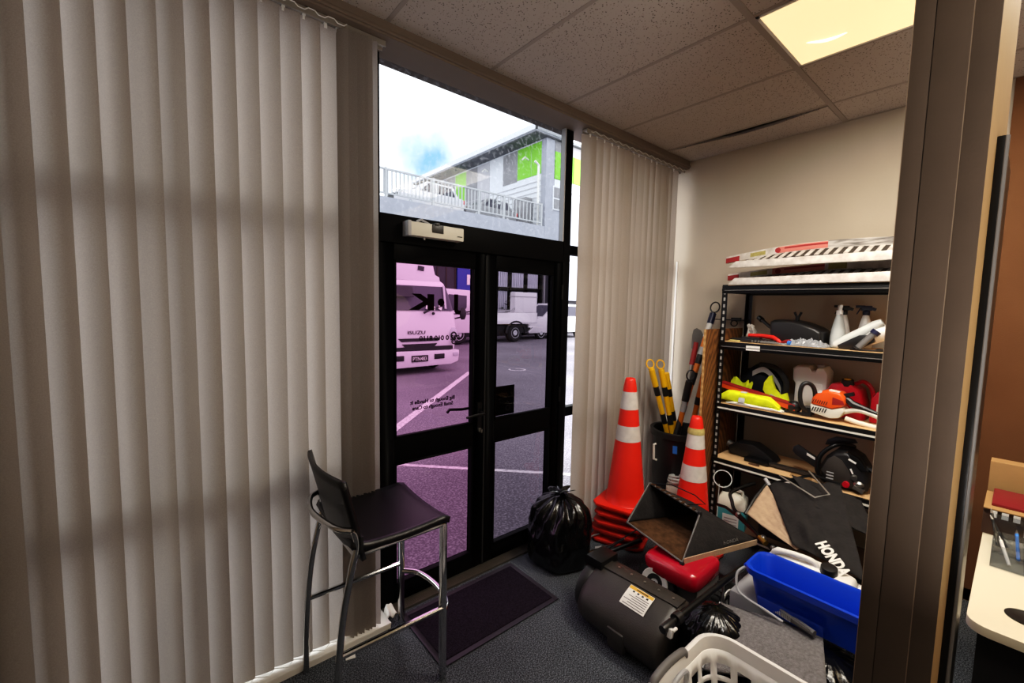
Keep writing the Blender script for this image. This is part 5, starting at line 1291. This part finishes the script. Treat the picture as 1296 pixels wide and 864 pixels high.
MB().tube([(3.2, .80, .30), (3.2, .80, .34), (3.2, .95, .34), (3.2, .95, .30)], .01, 8).build('handle', 'grey_plastic', dk)

# ------------------------------------------------------------------ fabric catcher with white lettering
hc = thing('grass_catcher', 'black fabric grass catcher with big white lettering slumped against the shelving', 'grass catcher', (2.65, .7, .1))
A, A2, A3 = V(2.9, .944, .531), V(2.965, .735, .64), V(2.955, .60, .63)
Lm, Mm = V(2.659, .972, .40), V(2.80, .965, .46)
BL, BT, RR = V(2.497, .631, .405), V(2.27, .385, .375), V(2.86, .40, .50)
def wr(seed, k): return lambda u, v, p, n: p + n * (k * (mnoise.noise(V(u * 4, v * 4, seed)) + .5 * mnoise.noise(V(u * 11, v * 9, seed + 4))))
def patch(a, b, c, d, seed, k, bow=0.0, n=26):
    nn = (b - a).cross(d - a).normalized(); nn = nn if nn.dot(V(-1, -.2, 1)) > 0 else -nn
    f = wr(seed, k)
    m = MB(); m.grid(lambda u, v: f(u, v, ((a * (1 - u) + b * u) * (1 - v) + (d * (1 - u) + c * u) * v) + nn * bow * 4 * u * (1 - u) * math.sin(PI * (.15 + .7 * v)), nn), n, n)
    return m
patch(A, A3, BT + V(.12, -.02, .03), BL + V(-.01, .05, .0), 3, .018, .02).build('main_panel', 'black_fabric', hc, solid=.004, smooth=60)
patch(A2 + V(-.03, .10, -.025), A3 + V(-.02, -.10, -.05), V(2.72, .38, .47), V(2.74, .66, .53), 8, .014, .02).build('flap', 'black_fabric', hc, solid=.005, smooth=60)
patch(V(2.72, .42, .44), V(2.73, .18, .43), V(2.25, .18, .30), V(2.28, .36, .36), 11, .016, .02).build('lower_panel', 'black_fabric', hc, solid=.004, smooth=60)
patch(A + V(-.01, .01, 0), lerp(A, BL, .98) + V(-.005, .0, .006), BL + V(-.015, .03, -.02), Lm, 5, .008, -.01).build('side_panel', 'beige_fabric', hc, solid=.003, smooth=60, label='beige fabric side')
m = MB(); m.tube([A + V(-.004, .01, .004), lerp(A, Lm, .5) + V(-.012, .015, 0), Lm + V(0, .008, -.004)], .009, 8); m.tube([A, A2, A3], .008, 8); m.build('frame', 'black_metal', hc)
m = MB(); m.tube([(2.91, .893, .60), (2.775, .672, .578), (2.795, .612, .612), (2.94, .75, .665)], .0042, 7); m.build('wire_handle', 'alu', hc)
m = MB(); m.tube([A + V(-.01, .02, .03), A + V(-.02, -.01, .0)], .011, 8); m.build('clip', 'light_grey', hc)
o0, o1 = V(2.477, .581, .457), V(2.311, .425, .411)
xd = (o1 - o0); nn = (A3 - A).cross(BL - A).normalized(); nn = nn if nn.dot(V(-1, 0, 1)) > 0 else -nn
yd = nn.cross(xd)
text('lettering', 'HONDA', .068, o0 + nn * .004, xd, yd, 'paper', hc, depth=.001, bold=.003, sx=.80, label='big white lettering')

# ------------------------------------------------------------------ blue bucket with wringer handle
zb0, zb1 = .285, .455
cx, cy, hx, hy = 2.105, .455, .095, .265
def rr_(hx, hy, r, z, n=6):
    pts = []
    for sx, sy, a0 in ((1, 1, 0), (-1, 1, PI / 2), (-1, -1, PI), (1, -1, 1.5 * PI)):
        for k in range(n + 1):
            a = a0 + PI / 2 * k / n; pts.append(V(cx + sx * (hx - r) + r * math.cos(a), cy + sy * (hy - r) + r * math.sin(a), z))
    return pts
bk = thing('mop_bucket', 'long bright blue mop bucket standing on a pale box beside the partition', 'bucket', (cx, cy, zb0))
m = MB(); m.rings([rr_(.070, .235, .05, zb0), rr_(.073, .24, .05, zb0 + .02), rr_(.092, .262, .055, zb1 - .03), rr_(.108, .278, .06, zb1 - .028), rr_(.110, .280, .06, zb1), rr_(.098, .268, .055, zb1 + .002), rr_(.090, .26, .055, zb1 - .01), rr_(.068, .233, .05, zb0 + .012)]); m.build('tub', 'blue_plastic', bk, smooth=40)
m = MB(); m.tube(smoothpath([(2.06, .735, zb1 - .025), (2.02, .76, .40), (1.99, .745, .345), (1.975, .70, .33), (1.965, .62, .325), (1.96, .55, .315)], 6), .0055, 10); m.build('bail_handle', 'light_grey', bk, label='grey bail handle')
m = MB(); m.ball((2.06, .738, zb1 - .025), .012, 10); m.build('pivot', 'blue_plastic', bk)
m = MB(); m.grid(lambda u, v: V(2.0 - .012 * v, .66 - .24 * u, .30 + .06 * v), 4, 4); m.build('moulded_panel', 'blue_plastic', bk)
pb_ = thing('pale_box', 'pale grey box under the blue bucket', 'box', (2.2, .55, 0))
MB().b2((2.05, .56, .0), (2.36, .80, .283)).build('box', 'light_grey', pb_, bev=.006)
MB().b2((2.048, .6, .08), (2.05, .75, .16)).build('label', 'paper', pb_)
jg = thing('jerrycan', 'white plastic jerrycan with a black cap lying behind the blue bucket', 'jerrycan', (2.36, .55, .225))
m = MB(); rs = []
for y, k in ((.735, .7), (.72, .95), (.66, 1), (.46, 1), (.40, .9), (.385, .6)):
    q = [(-.06, 0), (.07, 0), (.078, .10), (.06, .19), (-.04, .195), (-.066, .16)]
    rs.append([V(2.335 + x * k, y, .228 + .095 * (1 - k) + z * k) for x, z in q])
m.rings(rs); m.build('body', 'white_plastic', jg, bev=.012)
m = MB(); m.tube(smoothpath([(2.31, .71, .405), (2.30, .69, .435), (2.31, .62, .445), (2.32, .55, .44), (2.325, .53, .41)], 5), .014, 10); m.build('handle', 'white_plastic', jg, smooth=60)
m = MB(); m.cyl((2.315, .485, .41), (2.308, .483, .452), .034, .032, n=24); m.build('cap', 'black_plastic', jg, bev=.003)
m = MB(); m.b2((2.26, .655, .33), (2.275, .53, .335)); m.build('moulding', 'clear_poly', jg)
cl_ = MB(); cl_.grid(lambda u, v: V(2.22 + .13 * u, .375 - .12 * v, .385 + .04 * math.sin(PI * u) + .012 * mnoise.noise(V(u * 5, v * 5, 2))), 14, 12)
tag(cl_.build('white_cloth', 'paper', solid=.004, smooth=60), 'crumpled white cloth behind the blue bucket next to the partition', 'cloth')
# tool with flat blade between bucket and carpet offcut
sq = thing('floor_scraper', 'floor scraper with ribbed grey head lying in front of the blue bucket', 'scraper', (1.98, .55, .28))
MB().tube([(2.035, .64, .315), (2.0, .54, .325), (1.965, .44, .33)], [.010, .016, .012], 10).build('head', 'grey_plastic', sq)
m = MB()
for k in range(14): p = lerp((2.025, .625, .318), (1.99, .53, .327), k / 13); m.box(p + V(-.012, 0, .004), (.006, .004, .022), (0, .3, .3))
m.build('ribs', 'light_grey', sq)
m = MB(); m.rings([[p + V(-.02, 0, .012), p + V(-.014, 0, .012), p + V(-.014, 0, .02), p + V(-.02, 0, .02)] for p in (V(2.02, .59, .325), V(1.95, .45, .34))]); m.build('bright_blade', 'steel', sq)
# grey carpet offcut draped over the heap
cp = thing('carpet_offcut', 'grey carpet offcut draped over black bags before the blue bucket', 'carpet offcut', (1.85, .6, .25))
c0, c1, c2_, c3 = V(1.95, .795, .262), V(2.02, .425, .305), V(1.76, .345, .285), V(1.60, .70, .20)
m = MB(); m.grid(lambda u, v: ((c0 * (1 - u) + c1 * u) * (1 - v) + (c3 * (1 - u) + c2_ * u) * v) + V(0, 0, .018 * math.sin(PI * u) * math.sin(PI * v) + .004 * mnoise.noise(V(u * 3, v * 3, 4))), 30, 24); m.build('pile', 'carpet_piece', cp, solid=.009, smooth=60)
m = MB(); m.rings([[lerp(c0, c3, t) + V(0, .003, -.008), lerp(c0, c3, t) + V(0, .008, -.008), lerp(c0, c3, t) + V(0, .008, .004), lerp(c0, c3, t) + V(0, .003, .004)] for t in (0, .5, 1)]); m.build('backing_edge', 'light_grey', cp)
blobbag('rubbish_bag', 'crumpled black plastic bag stuffed between the hard catcher and carpet offcut', (1.83, .765, .0), .145, .325, 5.1, tie=False)
blobbag('rubbish_bag', 'crumpled black plastic bag in the shade between blue bucket and partition', (1.99, .40, .0), .175, .283, 8.7, tie=False)
# ------------------------------------------------------------------ laundry basket
lb_ = thing('laundry_basket', 'white plastic laundry basket with grey grips in the front corner', 'laundry basket', (1.3, .43, 0), R(-4))
bx, by, HX, HY = 1.29, .43, .285, .245
def rb(hx, hy, r, z, n=7):
    pts = []
    for sx, sy, a0 in ((1, 1, 0), (-1, 1, PI / 2), (-1, -1, PI), (1, -1, 1.5 * PI)):
        for k in range(n + 1):
            a = a0 + PI / 2 * k / n; pts.append(V(bx + sx * (hx - r) + r * math.cos(a), by + sy * (hy - r) + r * math.sin(a), z))
    return pts
ZR = .40
m = MB(); m.rings([rb(HX - .006, HY - .006, .085, ZR - .05), rb(HX + .012, HY + .012, .1, ZR - .03), rb(HX + .016, HY + .016, .1, ZR - .004), rb(HX + .008, HY + .008, .1, ZR + .004), rb(HX - .004, HY - .004, .085, ZR + .002), rb(HX - .012, HY - .012, .08, ZR - .03), rb(HX - .012, HY - .012, .08, ZR - .05)], closed=True); m.build('rim', 'white_plastic', lb_, smooth=50)
# perforated wall built as strips
m = MB()
def wallpt(t, z):
    k = (z / ZR); hx = (HX - .07) + (.064) * k; hy = (HY - .07) + (.064) * k
    pts = rb(hx, hy, .08, z, 9); n = len(pts); L = [0]
    for i in range(n): L.append(L[-1] + (pts[(i + 1) % n] - pts[i]).length)
    s = (t % 1) * L[-1]
    for i in range(n):
        if s <= L[i + 1] + 1e-9:
            return pts[i].lerp(pts[(i + 1) % n], (s - L[i]) / max(1e-9, L[i + 1] - L[i]))
    return pts[0]
ncol, zrows = 156, [.004, .03, .075, .095, .14, .158, .2, .218, .26, .276, .316, .36]
gv = [[m.bm.verts.new(wallpt(i / ncol, z)) for i in range(ncol)] for z in zrows]
for r_ in range(len(zrows) - 1):
    hole_row = r_ % 2 == 1 and r_ < 9
    for i in range(ncol):
        ph = i % 6
        if (r_ in (1, 3, 5, 7, 9) and ph in (1, 2, 3, 4)): continue
        m.bm.faces.new((gv[r_][i], gv[r_][(i + 1) % ncol], gv[r_ + 1][(i + 1) % ncol], gv[r_ + 1][i]))
m.build('perforated_wall', 'white_plastic', lb_, solid=.004, smooth=60)
m = MB(); m.prism([(p.x, p.y) for p in rb(HX - .07, HY - .07, .08, 0)], .005, o=(0, 0, .002)); m.build('bottom', 'white_plastic', lb_)
for sy in (1, -1):
    m = MB(); yy = by + sy * (HY + .004)
    m.tube(smoothpath([(bx - .10, yy, ZR - .012), (bx - .085, yy, ZR + .008), (bx, yy + sy * .004, ZR + .012), (bx + .085, yy, ZR + .008), (bx + .10, yy, ZR - .012)], 5), .0135, 12); m.build('grip', 'grey_plastic', lb_, smooth=60, label='grey hand grip')
    m = MB(); m.torus((bx, by + sy * (HY - .022), ZR - .075), .075, .008, align((0, 1, .15)), n=30, sy=.8); m.build('grip_surround', 'light_grey', lb_)

# ------------------------------------------------------------------ litter
m = MB(); m.grid(lambda u, v: V(.845 + .05 * u, 1.93 + .05 * v, .03 + .045 * math.sin(PI * u) * v + .01 * math.sin(9 * u)), 8, 8); tag(m.build('paper_scrap', 'paper', solid=.002), 'crumpled paper scrap at the foot of the door frame', 'scrap')
m = MB(); m.prism([(0, 0), (.04, -.01), (.05, .03), (.012, .045)], .002, o=(.605, 1.835, .001)); tag(m.build('paper_scrap', 'paper'), 'flat paper scrap on the carpet under the bar stool', 'scrap')

# ------------------------------------------------------------------ desk at the right
dkx0, dkx1, dy0, dy1 = 1.775, 3.0, -.80, .045
ds = thing('desk', 'pale desk top with rounded corner and black grommet at the right edge', 'desk', (2.4, -.4, 0))
pts = []
r = .05
for cx_, cy_, a0 in ((dkx1 - r, dy1 - r, 0), (dkx0 + r, dy1 - r, PI / 2), (dkx0 + r, dy0 + r, PI), (dkx1 - r, dy0 + r, 1.5 * PI)):
    for k in range(7):
        a = a0 + PI / 2 * k / 6; pts.append((cx_ + r * math.cos(a), cy_ + r * math.sin(a)))
m = MB(); m.prism(pts, .028, o=(0, 0, .692)); m.build('top', 'desk_white', ds, bev=.003)
m = MB(); m.lathe([(.046, -.0005), (.046, .002), (.040, .0022), (.038, .001), (.001, .001)], (1.925, -.072, .72), 32); m.build('grommet', 'black_plastic', ds)
for x, y in ((1.9, -.7), (2.9, -.02), (2.9, -.7)):
    MB().box((x, y, .346), (.05, .05, .692)).build('leg', 'black_metal', ds, bev=.004)
m = MB(); m.b2((1.93, .0, .02), (2.85, .02, .69)); m.b2((1.83, -.75, .0), (1.85, .02, .69)); m.build('modesty_panel', 'void_black', ds)
pl_ = thing('desk_tidy', 'smoky clear desk tidy holding pens on the desk', 'desk tidy', (2.36, -.05, .72))
TX0, TX1, TY0, TY1 = 2.235, 2.50, -.20, .015
m = MB(); t = .003
m.b2((TX0, TY0, .721), (TX1, TY1, .724)); m.b2((TX0, TY0, .724), (TX0 + t, TY1, .80)); m.b2((TX1 - t, TY0, .724), (TX1, TY1, .83)); m.b2((TX0, TY1 - t, .724), (TX1, TY1, .81)); m.b2((TX0, TY0, .724), (TX1, TY0 + t, .81)); m.b2((TX0, -.065, .724), (TX1, -.062, .80)); m.b2((2.36, TY0, .724), (2.363, TY1, .81))
m.build('tray', 'acrylic', pl_)
def pen(lbl, a, b, mt):
    p = thing('pen', lbl, 'pen', a); MB().cyl(a, lerp(a, b, .85), .005, n=10).build('barrel', mt, p); MB().cyl(lerp(a, b, .85), b, .005, .001, n=10).build('tip', 'steel', p)
pen('black pen lying in the desk tidy, end poking over the back', (2.40, .0, .735), (2.54, .03, .835), 'black_plastic')
pen('blue pen lying in the desk tidy', (2.33, -.05, .735), (2.46, -.04, .80), 'blue')
pen('white pen leaning in the desk tidy', (2.27, -.03, .73), (2.34, -.0, .80), 'white_plastic')
pen('black pen leaning in the back corner of the desk tidy', (2.44, -.02, .73), (2.50, .03, .82), 'black_plastic')
tag(MB().torus((2.30, -.12, .745), .03, .012, align((.2, .1, 1)), n=24).build('tape_roll', 'black_plastic'), 'black roll of tape in the desk tidy', 'tape roll')
bx1 = thing('cardboard_box', 'brown cardboard box with printed symbols at the back of the desk', 'box', (2.66, -.08, .72), R(-12))
MB().b2((2.56, -.33, .721), (2.80, .05, .83)).build('box', 'card_dark', bx1, bev=.003)
m = MB(); m.b2((2.545, -.33, .828), (2.80, .05, .832)); m.build('lid', 'card', bx1)
m = MB()
for k in range(3): m.b2((2.5425, .03 - k * .03, .80), (2.5455, .012 - k * .03, .826))
m.b2((2.557, -.06, .745), (2.5595, -.09, .775)); m.build('print', 'paper', bx1)
bx2 = thing('cardboard_box', 'flat yellowish cardboard box standing behind the burgundy folder', 'box', (2.86, -.14, .72), R(-6))
MB().b2((2.85, -.36, .721), (2.93, .05, .955)).build('box', 'card', bx2, bev=.003)
MB().b2((2.848, -.30, .80), (2.85, -.1, .90)).build('label', 'offwhite', bx2)
fo = thing('folder', 'glossy burgundy folder lying on the brown cardboard box', 'folder', (2.68, -.1, .835), R(-14))
m = MB(); m.box((2.69, -.13, .842), (.20, .32, .012), (0, R(-3), 0)); m.build('cover', 'burgundy', fo, bev=.003)
m = MB(); m.box((2.66, -.16, .8475), (.08, .10, .002), (0, R(-3), 0)); m.build('print', 'ramp_pink', fo)
cb_ = MB(); cb_.tube(smoothpath([(1.85, .10, .62), (1.82, .105, .5), (1.86, .10, .38), (1.84, .08, .2), (1.9, .09, .01)], 6), .004, 6)
tag(cb_.build('power_lead', 'grey_plastic'), 'grey lead hanging below the desk corner beside the partition', 'cable')

# ------------------------------------------------------------------ sky, camera
W = bpy.data.worlds.new('World'); SC.world = W; W.use_nodes = True
nt = W.node_tree; N = nt.nodes; L = nt.links
bgn = N['Background']; tc = N.new('ShaderNodeTexCoord')
n1 = N.new('ShaderNodeTexNoise'); n1.inputs['Scale'].default_value = 4; n1.inputs['Detail'].default_value = 7; n1.inputs['Roughness'].default_value = .6
L.new(tc.outputs['Generated'], n1.inputs['Vector'])
rp = N.new('ShaderNodeValToRGB'); rp.color_ramp.elements[0].position = .35; rp.color_ramp.elements[1].position = .65
rp.color_ramp.elements[0].color = (.80, .83, .88, 1); rp.color_ramp.elements[1].color = (1, 1, 1, 1)
L.new(n1.outputs['Fac'], rp.inputs['Fac'])
vd = N.new('ShaderNodeVectorMath'); vd.operation = 'DISTANCE'; vd.inputs[1].default_value = (.463, .834, .301)
L.new(tc.outputs['Generated'], vd.inputs[0])
n2 = N.new('ShaderNodeTexNoise'); n2.inputs['Scale'].default_value = 14; n2.inputs['Detail'].default_value = 5; L.new(tc.outputs['Generated'], n2.inputs['Vector'])
ad = N.new('ShaderNodeMath'); ad.operation = 'MULTIPLY_ADD'; ad.inputs[1].default_value = .12; L.new(n2.outputs['Fac'], ad.inputs[0]); L.new(vd.outputs['Value'], ad.inputs[2])
mr = N.new('ShaderNodeMapRange'); mr.inputs['From Min'].default_value = .075; mr.inputs['From Max'].default_value = .15; mr.inputs['To Min'].default_value = 1; mr.inputs['To Max'].default_value = 0
L.new(ad.outputs[0], mr.inputs['Value'])
mx = N.new('ShaderNodeMix'); mx.data_type = 'RGBA'; L.new(mr.outputs[0], mx.inputs['Factor']); L.new(rp.outputs[0], mx.inputs['A']); mx.inputs['B'].default_value = (.21, .40, .55, 1)
L.new(mx.outputs['Result'], bgn.inputs['Color']); bgn.inputs['Strength'].default_value = 5.4

cam = bpy.data.cameras.new('Camera'); co = bpy.data.objects.new('Camera', cam); COL.objects.link(co)
cam.sensor_width = 36; cam.sensor_fit = 'HORIZONTAL'; cam.lens = 542.28 / 1296 * 36; cam.clip_start = .02; cam.clip_end = 500
yaw, pit, rol = R(39.974), R(4.730), R(1.180)
f = V(math.sin(yaw) * math.cos(pit), math.cos(yaw) * math.cos(pit), -math.sin(pit)); r0 = V(math.cos(yaw), -math.sin(yaw), 0); u0_ = r0.cross(f)
rr2 = r0 * math.cos(rol) + u0_ * math.sin(rol); uu2 = -r0 * math.sin(rol) + u0_ * math.cos(rol)
Mc = Matrix((rr2, uu2, -f)).transposed().to_4x4(); Mc.translation = V(0, 0, 1.6)
co.matrix_world = Mc
SC.camera = co
SC.view_settings.view_transform = 'Standard'; SC.view_settings.look = 'None'; SC.view_settings.exposure = 0; SC.view_settings.gamma = 1
vs = SC.view_settings; vs.use_curve_mapping = True
cv = vs.curve_mapping.curves[3]
for x, y in ((.03, .021), (.16, .165), (.5, .56)): cv.points.new(x, y)
vs.curve_mapping.update()
SC.cycles.use_denoising = True
SC.cycles.max_bounces = 10; SC.cycles.transparent_max_bounces = 24; SC.cycles.diffuse_bounces = 5; SC.cycles.caustics_reflective = False; SC.cycles.caustics_refractive = False
SC.cycles.sample_clamp_indirect = 6
